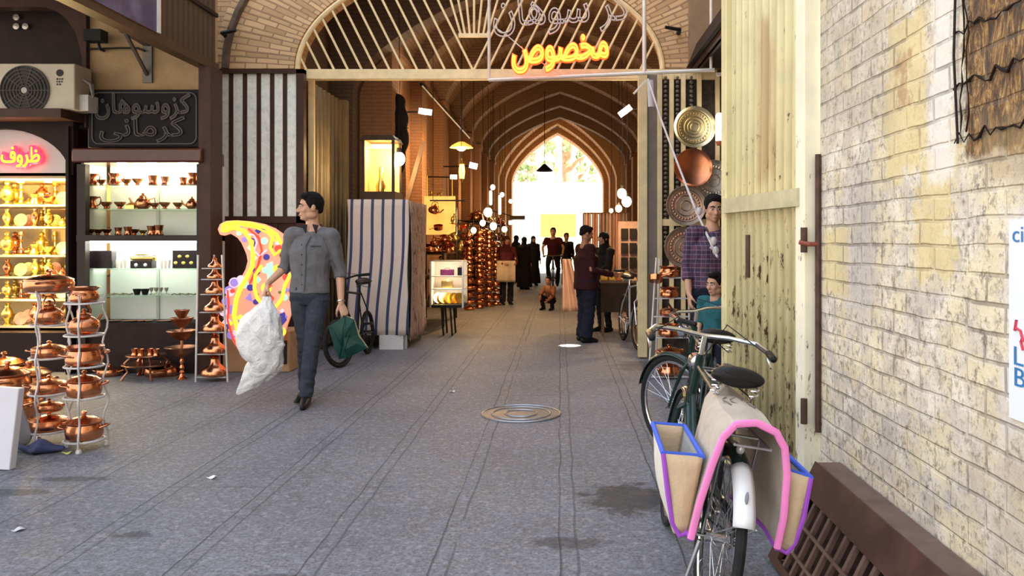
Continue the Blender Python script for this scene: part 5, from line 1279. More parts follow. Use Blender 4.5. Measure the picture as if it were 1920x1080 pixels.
# ---- white woven sack
def sackmat():
    m,nt,b=base('white woven plastic'); v=coords(nt)
    w=noise(nt,v,9,5,.6,1.5); w2=noise(nt,v,140,2)
    c=ramp(nt,w,[(.35,(.74,.73,.71)),(.6,(.90,.89,.88))]); nt.links.new(c,b.inputs['Base Color']); b.inputs['Roughness'].default_value=.42
    bumpn(nt,b,mth(nt,'ADD',w,mth(nt,'MULTIPLY',w2,.06)),.8,.04); return m
Ys=6.84
sp=[(501,556,7),(500,568,11),(496,590,29),(490,620,42),(490,650,41),(494,680,32),(480,702,24),(462,721,13),(445,739,3)]
def sackshape():
    rr=random.Random(3); mb=MB(); n=36
    cs=[P(x,y,Ys) for x,y,_ in sp]; rs=[r*Ys/F for *_,r in sp]
    cc=[];rc=[]
    for i in range(len(cs)-1):
        for k in range(5):
            f=k/5; p0=cs[max(i-1,0)];p1=cs[i];p2=cs[i+1];p3=cs[min(i+2,len(cs)-1)]
            cc.append(.5*((2*p1)+(p2-p0)*f+(2*p0-5*p1+4*p2-p3)*f*f+(3*p1-p0-3*p2+p3)*f**3)); rc.append(rs[i]*(1-f)+rs[i+1]*f)
    cc.append(cs[-1]); rc.append(rs[-1])
    mb.tube(cc,rc,n,asp=.62,hint=(1,0,0))
    for i in range(len(cc)):
        for k in range(n):
            a=2*PI*k/n; v=mb.v[i*n+k]; d=(v-cc[i])
            f=1+.09*math.sin(a*3+i*.35)+.05*math.sin(a*7-i*.6)+.035*math.sin(a*11+i*.9)
            mb.v[i*n+k]=cc[i]+d*f
    return mb
o=sackshape().build('sack',sackmat(),angle=50); tag(o,'bulging white woven plastic sack hanging from the walking man\'s right hand','sack')
# ---- dark green bag
GBG=M_('dark green plastic',(.010,.050,.038),.35,0,.3,8,.4)
Yb=6.86
t=thing('green_bag','folded dark green plastic bag held in the walking man\'s left hand','bag',P(645,604,Yb))
o0=P(645,604,Yb)
crn=[P(x,y,Yb)-o0 for x,y in ((616,612),(648,592),(664,598),(674,630),(690,652),(652,671),(637,673),(628,650))]
mb=MB(); cen=P(648,632,Yb)-o0
for sgn in (-1,1):
    vs=[cen+V((0,sgn*.05,0))]+[c+V((0,sgn*(.012+.012*(i%2)),0)) for i,c in enumerate(crn)]
    mid=[cen.lerp(c,.55)+V((0,sgn*(.045+.02*(i%3-1)),0)) for i,c in enumerate(crn)]
    vs+=mid; n=len(crn); fs=[]
    for i in range(n): fs+=[(0,1+n+i,1+n+(i+1)%n),(1+n+i,1+i,1+(i+1)%n,1+n+(i+1)%n)]
    mb.add(vs,fs)
n=len(crn); mb.f+=[(1+i,1+(i+1)%n,2*n+1+1+(i+1)%n,2*n+1+1+i) for i in range(n)]
mb.build('bag_body',GBG,t,angle=25)
for a in (0,1,5): MB().tube([crn[a]+V((0,-.02,0)),crn[a].lerp(cen,.5)+V((0,-.075,0)),crn[(a+5)%n]+V((0,-.02,0))],.005,5).build('fold_edge',GBG,t)
MB().tube([crn[1]+V((0,0,-.02)),P(645,592,Yb)-o0+V((0,-.02,.0)),crn[2]+V((0,0,-.01))],.009,6).build('handle_loop',GBG,t)

# ---- other people
MAR=M_('dark maroon jacket',(.035,.008,.010),.85,0,.15,6); NAVY=M_('navy trousers',(.012,.014,.028),.85,0,.2,6); BLK=M_('black cloth',(.012,.011,.012),.9,0,.2,6)
MARS=M_('maroon shirt',(.07,.012,.015),.85,0,.15,6)
Ym_=11.15
person('man in dark maroon jacket and navy trousers standing at the right-hand stall',(PX(1098,Ym_),Ym_,0),PI*.64,.92,
    dict(wrR=(-.20,-.35,1.02),elR=(-.24,.02,1.10),wrL=(.10,-.33,1.04),elL=(.24,-.02,1.12),anR=(-.11,.05,.09),anL=(.12,.0,.09)),MAR,NAVY,SKIN2,HAIR,BLACK,hyaw=-.1,hpitch=.28,fat=1.36,hem=.80,loose=1.6,curl=(.8,.8),voxel=.011)
person('person in black reaching over the stall goods beyond the maroon jacketed man',(PX(1132,12.4),12.4,0),-.9,.88,
    dict(wrR=(-.12,-.42,1.05),elR=(-.22,-.12,1.15),wrL=(.2,-.42,1.02),elL=(.24,-.12,1.14)),BLK,BLK,SKIN2,HAIR,BLACK,hair='scarf',fat=1.05,hem=.75,curl=(.4,.4))
person('person in maroon top and black trousers holding a beige cloth before the copper towers',(PX(950,17.6),17.6,0),.35,.86,
    dict(wrR=(-.16,-.28,1.06),elR=(-.26,.02,1.12),wrL=(.16,-.28,1.06),elL=(.26,.02,1.12)),MARS,BLK,SKIN2,M_('maroon scarf',(.06,.012,.012),.85),BLACK,hair='scarf',fat=1.1,hem=.85,loose=1)
Yq=17.3; o=MB().grid(lambda u,v:(-.2+.40*u,.03*math.sin(u*9)+.015*math.sin(v*7),-.46*v),12,8).build('beige_cloth',M_('beige cloth',(.36,.28,.2),.9,0,.1,5),solid=.012); o.location=P(949,489,Yq); tag(o,'beige cloth held up in front of the person in maroon by the copper towers','cloth')
# cyclist
Yk=22.5; kx=PX(1037,Yk)
bicycle('bicycle ridden towards the viewer far down the corridor',(kx,Yk+.55,0),PI,0,0,BLACK,spokes=10,fenders=False,rack=False,lamp=False)
person('cyclist in maroon shirt riding towards the viewer down the corridor',(kx,Yk+.38,.0),0,1.0,
    dict(pelvis=(0,.02,.98),chest=(0,-.08,1.32),neck=(0,-.10,1.50),head=(0,-.14,1.65),shR=(-.19,-.09,1.43),elR=(-.30,-.20,1.2),wrR=(-.27,-.42,1.02),shL=(.19,-.09,1.43),elL=(.30,-.2,1.2),wrL=(.27,-.42,1.02),
      hipR=(-.1,0,.95),knR=(-.15,-.32,.72),anR=(-.12,-.18,.30),hipL=(.1,0,.95),knL=(.15,-.30,.60),anL=(.12,-.22,.20)),MARS,BLK,SKIN,HAIR,BLACK,sleeve=-.35,hem=.97,curl=(1.2,1.2))
person('person in black walking behind the cyclist on the right',(PX(1062,24.5),24.5,0),.2,.93,None,BLK,BLK,SKIN2,HAIR,BLACK,hem=.8)
for i,(px,Y,yw,s,lab) in enumerate(((983,23,2.6,.86,'person in black cloak in the distant crowd, leftmost by the copper towers'),(1000,25,.4,.88,'person in black cloak in the distant crowd, nearest the cyclist'),(968,27,2.2,.9,'person in black standing farthest back on the left of the corridor'))):
    person(lab,(PX(px,Y),Y,0),yw,s,None,BLK,BLK,SKIN2,BLK,BLACK,hair='scarf',skirt=.08,fat=1.2,hem=.6,voxel=.016,group='distant crowd')
# crouching child
Yc=GY(581); 
person('child in orange brown top crouching on the corridor floor',(PX(1030,Yc),Yc,0),-.5,.74,
    dict(pelvis=(0,.12,.26),chest=(0,.02,.52),neck=(0,-.02,.66),head=(0,-.06,.80),shR=(-.14,-.01,.62),elR=(-.2,-.12,.42),wrR=(-.14,-.28,.30),shL=(.14,-.01,.62),elL=(.2,-.12,.42),wrL=(.14,-.28,.30),
      hipR=(-.08,.1,.24),knR=(-.16,-.22,.40),anR=(-.14,-.08,.09),hipL=(.08,.1,.24),knL=(.16,-.22,.40),anL=(.14,-.08,.09)),M_('orange brown top',(.20,.075,.03),.85,0,.2,6),BLK,SKIN2,HAIR,BLACK,hem=.25,fat=.85)
# man in plaid shirt and child behind the big gate leaf
def plaid():
    m,nt,b=base('purple plaid'); v=coords(nt); s=sep(nt,v)
    f=lambda q,k,w:mth(nt,'LESS_THAN',mth(nt,'FRACT',mth(nt,'MULTIPLY',q,k)),w)
    c=mix(nt,mth(nt,'MULTIPLY',f(s[0],14.0,.45),.7),(.055,.025,.05),(.13,.05,.085)); c=mix(nt,mth(nt,'MULTIPLY',f(s[2],13.0,.4),.6),c,(.03,.025,.06)); c=mix(nt,mth(nt,'MULTIPLY',f(s[2],26.0,.12),.5),c,(.35,.28,.34)); c=mix(nt,mth(nt,'MULTIPLY',f(s[0],28.0,.12),.4),c,(.30,.22,.3))
    nt.links.new(c,b.inputs['Base Color']); b.inputs['Roughness'].default_value=.9; return m
Yp=7.35
person('man in purple plaid shirt standing half hidden behind the cream gate leaf',(PX(1337,Yp),Yp,0),.15,1.045,None,plaid(),NAVY,SKIN,HAIR,BLACK,sleeve=.5,hyaw=-.1,hpitch=.2,fat=1.12,voxel=.009)
Yh=6.75
person('child in teal shirt standing in front of the plaid shirted man behind the gate leaf',(PX(1341,Yh),Yh,0),-.5,.64,None,M_('teal shirt',(.012,.11,.13),.85,0,.2,9),NAVY,SKIN,HAIR,BLACK,sleeve=.1,hyaw=-.35,hpitch=.1,hs=1.28,voxel=.010)

# ================================================================ neon paisley board
Yp_=8.45
t=thing('paisley_sign','brightly coloured lit paisley sign board leaning before the brown door','sign',(PX(480,Yp_),Yp_,0))
q0=P(480,700,Yp_)
def B2(px,py): p=P(px,py,Yp_); return (p.x-q0.x,p.z)
outl=[(412,440),(408,430),(412,420),(424,414),(445,413),(470,415),(495,420),(515,428),(532,440),(534,452),(527,462),(522,480),(532,500),(545,512),(552,530),(548,548),(552,568),(545,590),(538,610),(530,635),(515,650),(500,640),(470,655),(450,662),(436,640),(428,622),(424,605),(418,590),(424,575),(422,555),(430,545),(428,530),(440,522),(452,520),(460,505),(464,490),(462,478),(458,468),(452,455),(445,446),(432,438),(420,442)]
MB().prism([B2(*p) for p in outl],0,.04).build('board',M_('salmon board',(.85,.32,.22),.5,0,.1,4,emit=.55,ecol=(.9,.32,.2)),t,bevel=.004)
LT={'yellow':M_('yellow paint lit',(.9,.7,.05),.5,0,.05,5,emit=.9,ecol=(1,.72,.04)),'violet':M_('violet paint lit',(.35,.25,.75),.5,0,.05,5,emit=.35),'blue':M_('deep blue paint',(.06,.04,.4),.5,0,.1,5,emit=.15),'mint':M_('mint paint lit',(.45,.8,.62),.5,0,.05,5,emit=.5),'red':M_('red paint lit',(.85,.06,.03),.5,0,.1,5,emit=.5),'pink':M_('pale pink paint lit',(.9,.6,.75),.5,0,.05,5,emit=.5),'green':M_('green dot',(.1,.3,.08),.5)}
def flat(nm,col,pts,d=0): MB().prism([B2(*p) for p in pts],-.014-d,.0).build(nm,LT[col],t,bevel=.003)
def circ(x,y,r,n=12,sq=1): return [(x+r*math.cos(2*PI*i/n),y+r*sq*math.sin(2*PI*i/n)) for i in range(n)]
def line(nm,col,pts,r=.016):
    MB().tube([V((B2(*p)[0],-.018,B2(*p)[1])) for p in pts],r,8,round_end=True).build(nm,LT[col],t)
line('yellow_tube','yellow',[(418,432),(420,421),(440,417),(470,419),(500,427),(520,440),(527,455)],.020)
line('yellow_tube','yellow',[(424,432),(440,426),(460,434),(472,452),(476,475),(474,500),(464,520),(452,540),(444,562),(440,590),(446,615),(452,640)],.024)
line('yellow_tube','yellow',[(505,430),(512,445),(508,465),(516,478),(526,470)],.016)
line('yellow_tube','yellow',[(490,500),(480,515),(478,540),(484,560),(495,572)],.018)
line('yellow_tube','yellow',[(545,515),(535,535),(530,560),(518,575),(505,580)],.018)
line('red_tube','red',[(468,430),(486,446),(492,470),(484,500),(470,530)],.012)
line('red_tube','red',[(428,545),(430,575),(428,600),(438,635),(450,656)],.010)
line('pink_tube','pink',[(462,440),(478,440),(483,455),(478,470),(488,480),(500,470)],.012)
for col,p in (('violet',circ(430,520+25,9)),('violet',circ(432,580,9)),('pink',circ(440,530,10)),('blue',circ(500,482,6)),('blue',[(474,505),(484,500),(488,512),(478,520)]),('violet',[(460,560),(470,548),(474,566)]),('blue',circ(548,560,5)),('mint',circ(458,532,9)),('mint',[(500,495),(512,490),(514,520),(502,524)]),('mint',circ(496,452,7)),('red',circ(522,466,7)),('red',circ(536,520,6)),('blue',[(520,590),(534,585),(538,600),(528,612),(520,604)]),('yellow',circ(529,622,8)),('pink',circ(426,605,8)),('violet',circ(452,600,7)),('green',circ(482,552,3.5)),('green',circ(510,462,3)),('green',circ(525,548,3)),('violet',circ(470,590,6)),('blue',circ(428,612,5)),('yellow',circ(500,540,10)),('yellow',circ(520,505,8)),('red',circ(508,560,6)),('blue',circ(494,428,4)),('violet',circ(450,424,5))):
    flat(col+'_shape',col,p,.002 if col in('green','blue') else 0)
def in_out(x,y):
    c=False; n=len(outl); j=n-1
    for i in range(n):
        if (outl[i][1]>y)!=(outl[j][1]>y) and x<(outl[j][0]-outl[i][0])*(y-outl[i][1])/(outl[j][1]-outl[i][1])+outl[i][0]: c=not c
        j=i
    return c
rp=random.Random(17); used=[]
while len(used)<34:
    x,y=rp.uniform(414,550),rp.uniform(420,655); r_=rp.uniform(3.5,7)
    if not all(in_out(x+r_*a,y+r_*b_) for a,b_ in ((1,0),(-1,0),(0,1),(0,-1))) or any((x-a)**2+(y-b_)**2<(r_+c_+1)**2 for a,b_,c_ in used): continue
    used.append((x,y,r_)); col=rp.choice(('yellow','violet','blue','mint','red','yellow','pink','violet','yellow'))
    flat(col+'_shape',col,circ(x,y,r_,rp.choice((3,4,5,8)),1),.0015)
for x,y,col in ((420,585,'pink'),(424,565,'violet'),(432,548,'pink'),(440,530,'violet'),(452,524,'pink'),(424,608,'pink'),(434,628,'violet')): flat('scallop',col,circ(x,y,8),.001)
line('yellow_tube','yellow',[(430,428),(452,422),(478,426),(502,436),(518,452)],.010)
line('blue_tube','blue',[(470,446),(480,450),(478,462)],.010); line('mint_tube','mint',[(500,505),(508,515),(506,528)],.012)
for px in (476,530): MB().box(B2(px-4,0)[0],B2(px+4,0)[0],.04,.07,.1,B2(0,640)[1]).build('support',BROWND,t)
o=MB().box(PX(428,8.75),PX(552,8.75),8.60,9.05,0,.44).build('cardboard_box',CARD,bevel=.01); tag(o,'tan cardboard box on the floor behind the paisley sign','box')

# ================================================================ striped covered stall
YB=10.4
xl,xr=PX(652,YB),PX(766,YB); zt=P(0,374,YB).z; zb=P(0,628,YB).z
t=thing('covered_stall','tall stall wrapped in a blue and white striped cloth','stall',((xl+xr)/2,YB,0)); xo=(xl+xr)/2
m,nt,b=base('blue striped cloth'); v=coords(nt); s=sep(nt,v)
wv=mth(nt,'ADD',mth(nt,'MULTIPLY',s[2],-.055),mth(nt,'MULTIPLY',mth(nt,'SINE',mth(nt,'MULTIPLY',s[2],4.0)),.012))
st=mth(nt,'LESS_THAN',mth(nt,'FRACT',mth(nt,'MULTIPLY',mth(nt,'ADD',mth(nt,'ADD',s[0],wv),5.042),7.4)),.27)
c=mix(nt,st,mix(nt,noise(nt,v,4,3),(.66,.56,.47),(.82,.71,.60)),(.06,.07,.16)); nt.links.new(c,b.inputs['Base Color']); b.inputs['Roughness'].default_value=.9
MB().grid(lambda u,vv:(xl-xo+(xr-xl)*u+.01*math.sin(vv*9),.018*math.sin(u*14+vv*5)*(.3+vv)-.02,zt-(zt-zb)*vv-.0),24,20).build('striped_cloth',m,t,solid=.008)
m,nt,b=base('pink grey patterned cloth'); v=coords(nt); s=sep(nt,v)
n_=noise(nt,comb(nt,mth(nt,'MULTIPLY',s[0],8.0),mth(nt,'MULTIPLY',s[1],8.0),mth(nt,'MULTIPLY',s[2],2.5)),1.2,5,.7,2.0)
c=ramp(nt,n_,[(.38,(.10,.08,.09)),(.46,(.34,.24,.21)),(.56,(.42,.32,.27)),(.64,(.24,.17,.17))]); nt.links.new(c,b.inputs['Base Color']); b.inputs['Roughness'].default_value=.9
MB().grid(lambda u,vv:(xr-xo+.02+.025*math.sin(u*16+vv*3),1.25*u,zt-.02-(zt-.12)*vv),30,16).build('patterned_cloth',m,t,solid=.008)
MB().box(xl-xo+.02,xr-xo-.02,.03,1.2,.28,zt-.03).build('body',M_('stall inner',(.3,.25,.2),.8),t)
for x in (xl-xo+.05,xr-xo-.05):
    for y in (.05,1.15): MB().box(x-.025,x+.025,y-.025,y+.025,0,.3).build('leg',GALV,t)
p0,p1=P(712,655,YB),P(757,628,YB); MB().box(p0.x-xo,p1.x-xo,-.03,0,.0,p1.z).build('white_flap',WHITEP,t)
# ================================================================ things inside the passage and corridor
ZT=P(0,374,10.4).z
DW=M_('dark wood',(.05,.03,.018),.5,0,.25,6); WOOD=M_('brown wood',(.20,.11,.05),.55,0,.25,6)
p=P(714,372,10.85)
t=thing('lantern_cabinet','lit glass lantern case with dark frame standing on the striped stall','lantern',(p.x,10.85,ZT)); hh=P(0,266,10.85).z-ZT
for x in (-.2,.2):
    for y in (-.15,.3): MB().box(x-.018,x+.018,y-.018,y+.018,0,hh).build('post',DW,t)
MB().box(-.23,.23,-.18,.33,0,.12).build('base',DW,t); MB().prism([(-.24,hh),(.24,hh),(.2,hh+.07),(-.2,hh+.07)],-.19,.34).build('roof',DW,t)
MB().box(-.2,.2,.26,.28,.12,hh).build('back_panel',M_('cream lantern back',(.7,.5,.22),.6),t); MB().box(-.19,-.18,-.15,.3,.12,hh).build('side_panel',M_('cream lantern back',(.7,.5,.22)),t)
MB().tube([(-.14,.1,hh-.05),(.14,.1,hh-.05)],.03,8,round_end=True).build('tube_lamp',M_('yellow tube',(1,.75,.3),.4,0,0,emit=5,ecol=(1,.72,.22)),t)
MB().lathe([(0,.12),(.06,.12),(.07,.2),(.03,.3),(.04,.42),(.015,.48),(0,.48)],14).build('vessel',BRASS,t)
point('lantern_light',(p.x,10.80,ZT+hh-.14),9,(1,.68,.25),.04)
o=MB().bar(P(763,377.5,11.2),P(794,266,11.2),.05,.06).build('wooden_pole',WOOD); tag(o,'slanting brown wooden pole propped behind the lantern case','pole')
def bulb(label,px,py,Y,r,power,zc,grp=None,col=(1,.62,.27),mat=None):
    q=P(px,py,Y); t=thing('light_bulb',label,'lamp',q,0,grp)
    MB().ell((0,0,0),(r,r,r*1.15),14,9).build('glass',mat or GLOWW,t); MB().lathe([(0,r*.9),(r*.45,r*.9),(r*.4,r*1.8),(0,r*1.85)],10).build('socket',BLACK,t)
    MB().tube([(0,0,r*1.8),(.01,0,(zc-q.z)*.5),(0,0,zc-q.z)],.005,5).build('wire',BLACK,t)
    if power: point('bulb_light',(q.x,q.y-r*2.0-.05,q.z-r*1.0),power*1.4,col,.06)
bulb('large bare glowing bulb hanging beside the lit lantern case',748,298,11.0,.085,14,4.6)
for i,(px,py,Y,pw,r) in enumerate(((915,398,16.2,38,.085),(905,418,16,0,.055),(925,424,16.5,0,.07),(946,430,18.5,0,.06),(888,432,15.2,18,.05))):
    bulb('bare glowing bulb above the copper towers, '+('brightest and highest','second from the left','third from the left','farthest right','leftmost')[i],px,py,Y,r,pw,4.5,'bulbs above the copper towers')
for i,(px,py,Y,pw,r) in enumerate(((1166,363,13.2,55,.075),(1175,378,13.4,0,.08),(1160,391,13.6,18,.055),(1146,395,14.5,0,.035))):
    bulb('bare glowing bulb by the right gate jamb, '+('highest','rightmost','third, lower','smallest and leftmost')[i],px,py,Y,r,pw,4.4,'bulbs by the right gate jamb')
def floodlight(label,px,py,Y,w,h,rot,to,power=0):
    q=P(px,py,Y); t=thing('floodlight',label,'lamp',q,0,'white floodlights')
    M=Euler(rot).to_matrix().to_4x4()
    MB().box(-w/2,w/2,-.03,.06,-h/2,h/2,M).build('housing',M_('grey lamp housing',(.25,.24,.23),.4,.3),t); MB().box(-w*.46,w*.46,-.04,-.03,-h*.44,h*.44,M).build('lit_face',GLOWC,t)
    MB().tube([(0,.05,0),V(to)-q],.014,6).build('bracket',BLACK,t)
    if power: point('flood_light',q+M@V((0,-.12,-.05)),power*1.5,(1,.85,.65),.06)
floodlight('white floodlight high on the left corridor wall',797,209,13.6,.23,.10,(.2,.1,.3),(-2.725,13.9,P(0,205,13.6).z),18)
floodlight('small white floodlight right of the yellow dish lamp',887,311,17,.18,.13,(0,.2,.3),(-2.725,17.2,P(0,311,17).z))
floodlight('small white floodlight under the yellow dish lamp',850,332,16,.14,.09,(0,0,.3),(-2.725,16.2,P(0,330,16).z))
floodlight('tilted white floodlight beside the right gate jamb',1172,208,13,.24,.10,(.2,-.62,-.2),(PX(1200,13),13.1,P(0,200,13).z),18)
for i,(px,y0,y1,Y) in enumerate(((920,360,382,18),(937,368,400,19))):
    q=P(px,y1,Y); t=thing('tube_light','upright small white tube lamp on the left wall, %s one'%('left','right')[i],'lamp',q,0,'tube lamps on the left wall'); L=P(0,y0,Y).z-q.z
    MB().tube([(0,0,0),(0,0,L)],.035,8,round_end=True).build('tube',M_('soft tube',(.9,.8,.5),.4,0,0,emit=3,ecol=(1,.85,.5)),t); MB().box(-.03,.03,.03,.07,-.05,L+.05).build('batten',DW,t); MB().tube([(0,.05,L),(0,.05,4.6-q.z)],.005,5).build('wire',BLACK,t)
q=P(865,276,14.2)
t=thing('dish_lamp','glowing yellow dish-shaped pendant lamp on the left side of the corridor','lamp',q)
MB().lathe([(.02,.10),(.06,.09),(.17,.03),(.205,-.01),(.19,-.005),(.06,.05),(.02,.06)],22).build('shade',M_('yellow lamp shade',(.9,.5,.1),.5,0,.05,4,emit=.9,ecol=(1,.45,.06)),t)
MB().ell((0,0,-.01),(.085,.085,.06),12,8).build('bulb',GLOWW,t); MB().tube([(0,0,.08),(0,0,2.9)],.006,5).build('wire',BLACK,t)
point('dish_light',q+V((0,-.05,-.16)),85,(1,.55,.2),.07)
q=P(866,322,14.6); t=thing('hanging_lantern','narrow greenish glass lantern below the yellow dish lamp','lantern',q)
MB().lathe([(0,-.13),(.045,-.13),(.06,0),(.045,.13),(0,.14)],10).build('glass',M_('greenish lit glass',(.7,.6,.2),.2,0,.1,5,emit=1.2,ecol=(1,.75,.2)),t)
MB().lathe([(0,.14),(.07,.14),(.02,.2),(.01,.24),(0,.24)],10).build('cap',BRASS,t); MB().lathe([(0,-.2),(.01,-.2),(.05,-.13),(0,-.13)],10).build('finial',BRASS,t); MB().tube([(0,0,.24),(0,0,2.2)],.005,5).build('chain',BLACK,t)
q=P(1021,321,24); t=thing('pendant_lamp','dark conical pendant lamp silhouetted in the far arch','lamp',q)
MB().lathe([(.03,.22),(.05,.2),(.27,0),(.26,0),(.03,.17)],20).build('shade',BLACK,t); MB().tube([(0,0,.2),(0,0,2.4)],.01,6).build('stem',BLACK,t)
# dark rounded shape modelled in place of a shaded niche on the left wall
q=P(740,236,12.3)
mb=MB()
for cz,r in ((.36,(.15,.17,.14)),(.1,(.19,.19,.24)),(-.2,(.20,.19,.27)),(-.5,(.15,.15,.28))): mb.ell((0,0,cz),r,14,9)
o=mb.fused('niche_mass',BLK,None,.03,6); o.location=(q.x+.03,12.3,q.z); tag(o,'dark bundled tarpaulin standing in for a niche in the orange left wall of the passage','mass')
for i,pts in enumerate(([P(668,175,11.9),P(700,186,12.2),P(735,160,12.6)],[P(665,232,11.9),P(715,236,12.2),P(765,240,13)],[P(790,158,14.18),P(830,203,16.76),P(880,258,21.68)])):
    o=MB().tube(pts,.012 if i<2 else .03,6).build('cable',BLACK); tag(o,('thin dark cable sagging across the top of the left passage wall','grey cable crossing below the dark rounded shape','thick dark cable running along the left corridor wall towards the far arch')[i],'cable')
# ---- lit display table
Yd=11.85; xl,xr=PX(806,Yd),PX(869,Yd); xm=(xl+xr)/2; ztp=P(0,489,Yd).z; zbt=P(0,572,Yd).z
t=thing('display_counter','white-lit glass display counter on thin black legs beside the striped stall','counter',(xm,Yd,0)); w=(xr-xl)/2
WL=M_('lit white counter panel',(.85,.78,.68),.5,0,.03,3)
MB().box(-w,w,0,.5,zbt-.04,zbt).build('bottom',BLACK,t); MB().box(-w,w,.47,.5,zbt,ztp).build('back_panel',WL,t)
MB().box(-w,-w+.015,0,.5,zbt,ztp).build('side_panel',WL,t)
for z in (zbt+.24,zbt+.43,ztp): MB().box(-w,w,0.0,.5,z-.012,z).build('shelf',WL,t)
for x in (-w+.01,w-.01): MB().box(x-.012,x+.012,-.01,.015,zbt-.04,ztp).build('post',STEEL,t)
for x in (-.08,.05):
    for y in (.02,.4): MB().tube([(x,y,zbt-.04),(x+.03,y,.0)],.014,6).build('leg',BLACK,t)
for z in (zbt+.2,zbt+.40,ztp-.04): point('counter_light',(xm,Yd+.12,z),2.6,(1,.86,.66),.03)
for lab,nm,x,z,s,mt in (('purple clutch bag on the top shelf of the lit counter','clutch_bag',-.02,zbt+.43,(.2,.08,.09),M_('plum leather',(.10,.02,.07),.4)),('dark framed box on the top shelf of the lit counter','small_box',.18,zbt+.43,(.08,.08,.12),BLACK),('golden box on the middle shelf of the lit counter','small_box',-.02,zbt+.24,(.17,.1,.11),BRASS)):
    o=MB().box(-s[0]/2,s[0]/2,-s[1]/2,s[1]/2,0,s[2]).tube([(-s[0]*.2,0,s[2]),(-s[0]*.15,0,s[2]+.02),(s[0]*.15,0,s[2]+.02),(s[0]*.2,0,s[2])],.005,5).build(nm,mt,bevel=.01); o.location=(xm+x,Yd+.2,z); tag(o,lab,'bag' if 'bag' in nm else 'box')
for i in range(5):
    inst('plate_gold','plate','white lit dish leaning in the bottom of the lit counter, %s from the left'%ordn(i),'plate',(xm-w+.09+.08*i,Yd+.25,zbt+.085),0,.75,'dishes in the lit counter',rot=(PI/2-.3,0,.5))
# ---- copper shop shelving along the left wall and hanging goods
def shelves(label,x0,x1,y0,y1,zs_,mat):
    t=thing('goods_shelf',label,'shelf',((x0+x1)/2,(y0+y1)/2,0)); a=(x1-x0)/2; b_=(y1-y0)/2
    for z in zs_: MB().box(-a,a,-b_,b_,z-.02,z).build('board',mat,t)
    for x in (-a,a):
        for y in (-b_,b_): MB().box(x-.02,x+.02,y-.02,y+.02,0,zs_[-1]+.02).build('post',mat,t)
    return t
shelves('dark wooden shelf of copperware behind the lit counter',-2.45,-1.90,13.0,14.6,[.35,.8,1.2,1.6,2.0],DW)
rr=random.Random(21); kk=['pot','kettle','vase_copper','samovar_gold','jug_gold','pot_open','vase_gold','bell_pot']
c=0
for z in (.35,.8,1.2,1.6,2.0):
    for i in range(4):
        kd=kk[rr.randrange(len(kk))]; s=rr.uniform(1.0,1.3)*(.85 if 'samovar' in kd or kd=='pot' else 1.0)
        nm=kd.split('_')[0]; nm={'bell':'jar'}.get(nm,nm)
        inst(kd,nm,'%s behind the lit counter, %s board from the floor, %s from the front'%({'jar':'copper bell jar','pot':'copper pot','kettle':'copper kettle','vase':'metal vase','samovar':'gilt samovar','jug':'gilt jug'}[nm],ordn([.35,.8,1.2,1.6,2.0].index(z)),ordn(i)),nm,(-2.12+.1*(i%2),13.2+.38*i,z),rr.uniform(0,6),s,'copperware behind the lit counter')
MB_=MB().box(-.25,.25,-.02,.02,0,.62).tube([(-.2,0,.6),(-.2,0,.95)],.005,5).tube([(.2,0,.6),(.2,0,.95)],.005,5)
o=MB_.build('lit_panel',M_('amber lit panel',(.9,.5,.12),.5,0,.5,6,emit=.8,ecol=(1,.5,.1))); o.location=(PX(833,13.4),12.9,P(0,440,12.9).z); tag(o,'glowing amber display panel hung above the lit counter','panel')
for i,(px,py) in enumerate(((812,400),(822,430),(835,455),(846,420),(856,450),(818,462),(868,432),(842,472),(862,470))):
    kd=('kettle','saucepan','pot_open','vase_gold','jug_gold')[i%5]; q=P(px,py,12.7)
    inst(kd,'hanging_'+{'kettle':'kettle','saucepan':'pan','pot_open':'pot','vase_gold':'vase','jug_gold':'jug'}[kd],'hanging copperware piece above the lit counter, '+('topmost left','upper second','middle one','right of the amber panel','right and lower','lower left','farthest right','lowest middle','lowest right')[i],'copperware',q,i,.8 if 'jug' not in kd else 1.2,'copperware hanging above the lit counter',rot=(.2,.3*(-1)**i,i))
MB().tube([(0,0,0),(.55,0,0)],.012,6).tube([(.05,0,0),(.05,0,2.4)],.005,5).tube([(.5,0,0),(.5,0,2.4)],.005,5).build('hanging_rail',DW,loc=P(806,376,12.7)); tag(bpy.data.objects['hanging_rail'],'dark rail from which the copperware above the lit counter hangs','rail')
# copper towers
rr=random.Random(4); idx=0
for ci,(px,Y) in enumerate(((880,16.2),(899,16.6),(917,17.0),(929,17.4),(872,17.6),(908,18.0))):
    z=0; k=0; X=PX(px,Y)
    htop=(1.5,1.62,1.55,1.35,1.75,1.7)[ci]
    while z<htop:
        kd=('pot','pot_low','pot_open','pot')[rr.randrange(4)]; s=rr.uniform(.62,.8)*(1.15 if z<.5 else .95)
        inst(kd,'copper_pot','copper pot in the %s copper tower, number %s up'%(('nearest left','second','third','rightmost','rear left','rear right')[ci],'one two three four five six seven eight nine ten eleven twelve thirteen fourteen fifteen sixteen seventeen eighteen nineteen twenty'.split()[k]),'pot',(X+rr.uniform(-.01,.01),Y,z),rr.uniform(0,6),s,'pots in the copper towers')
        z+={'pot':.206,'pot_low':.14,'pot_open':.132}[kd]*s; k+=1
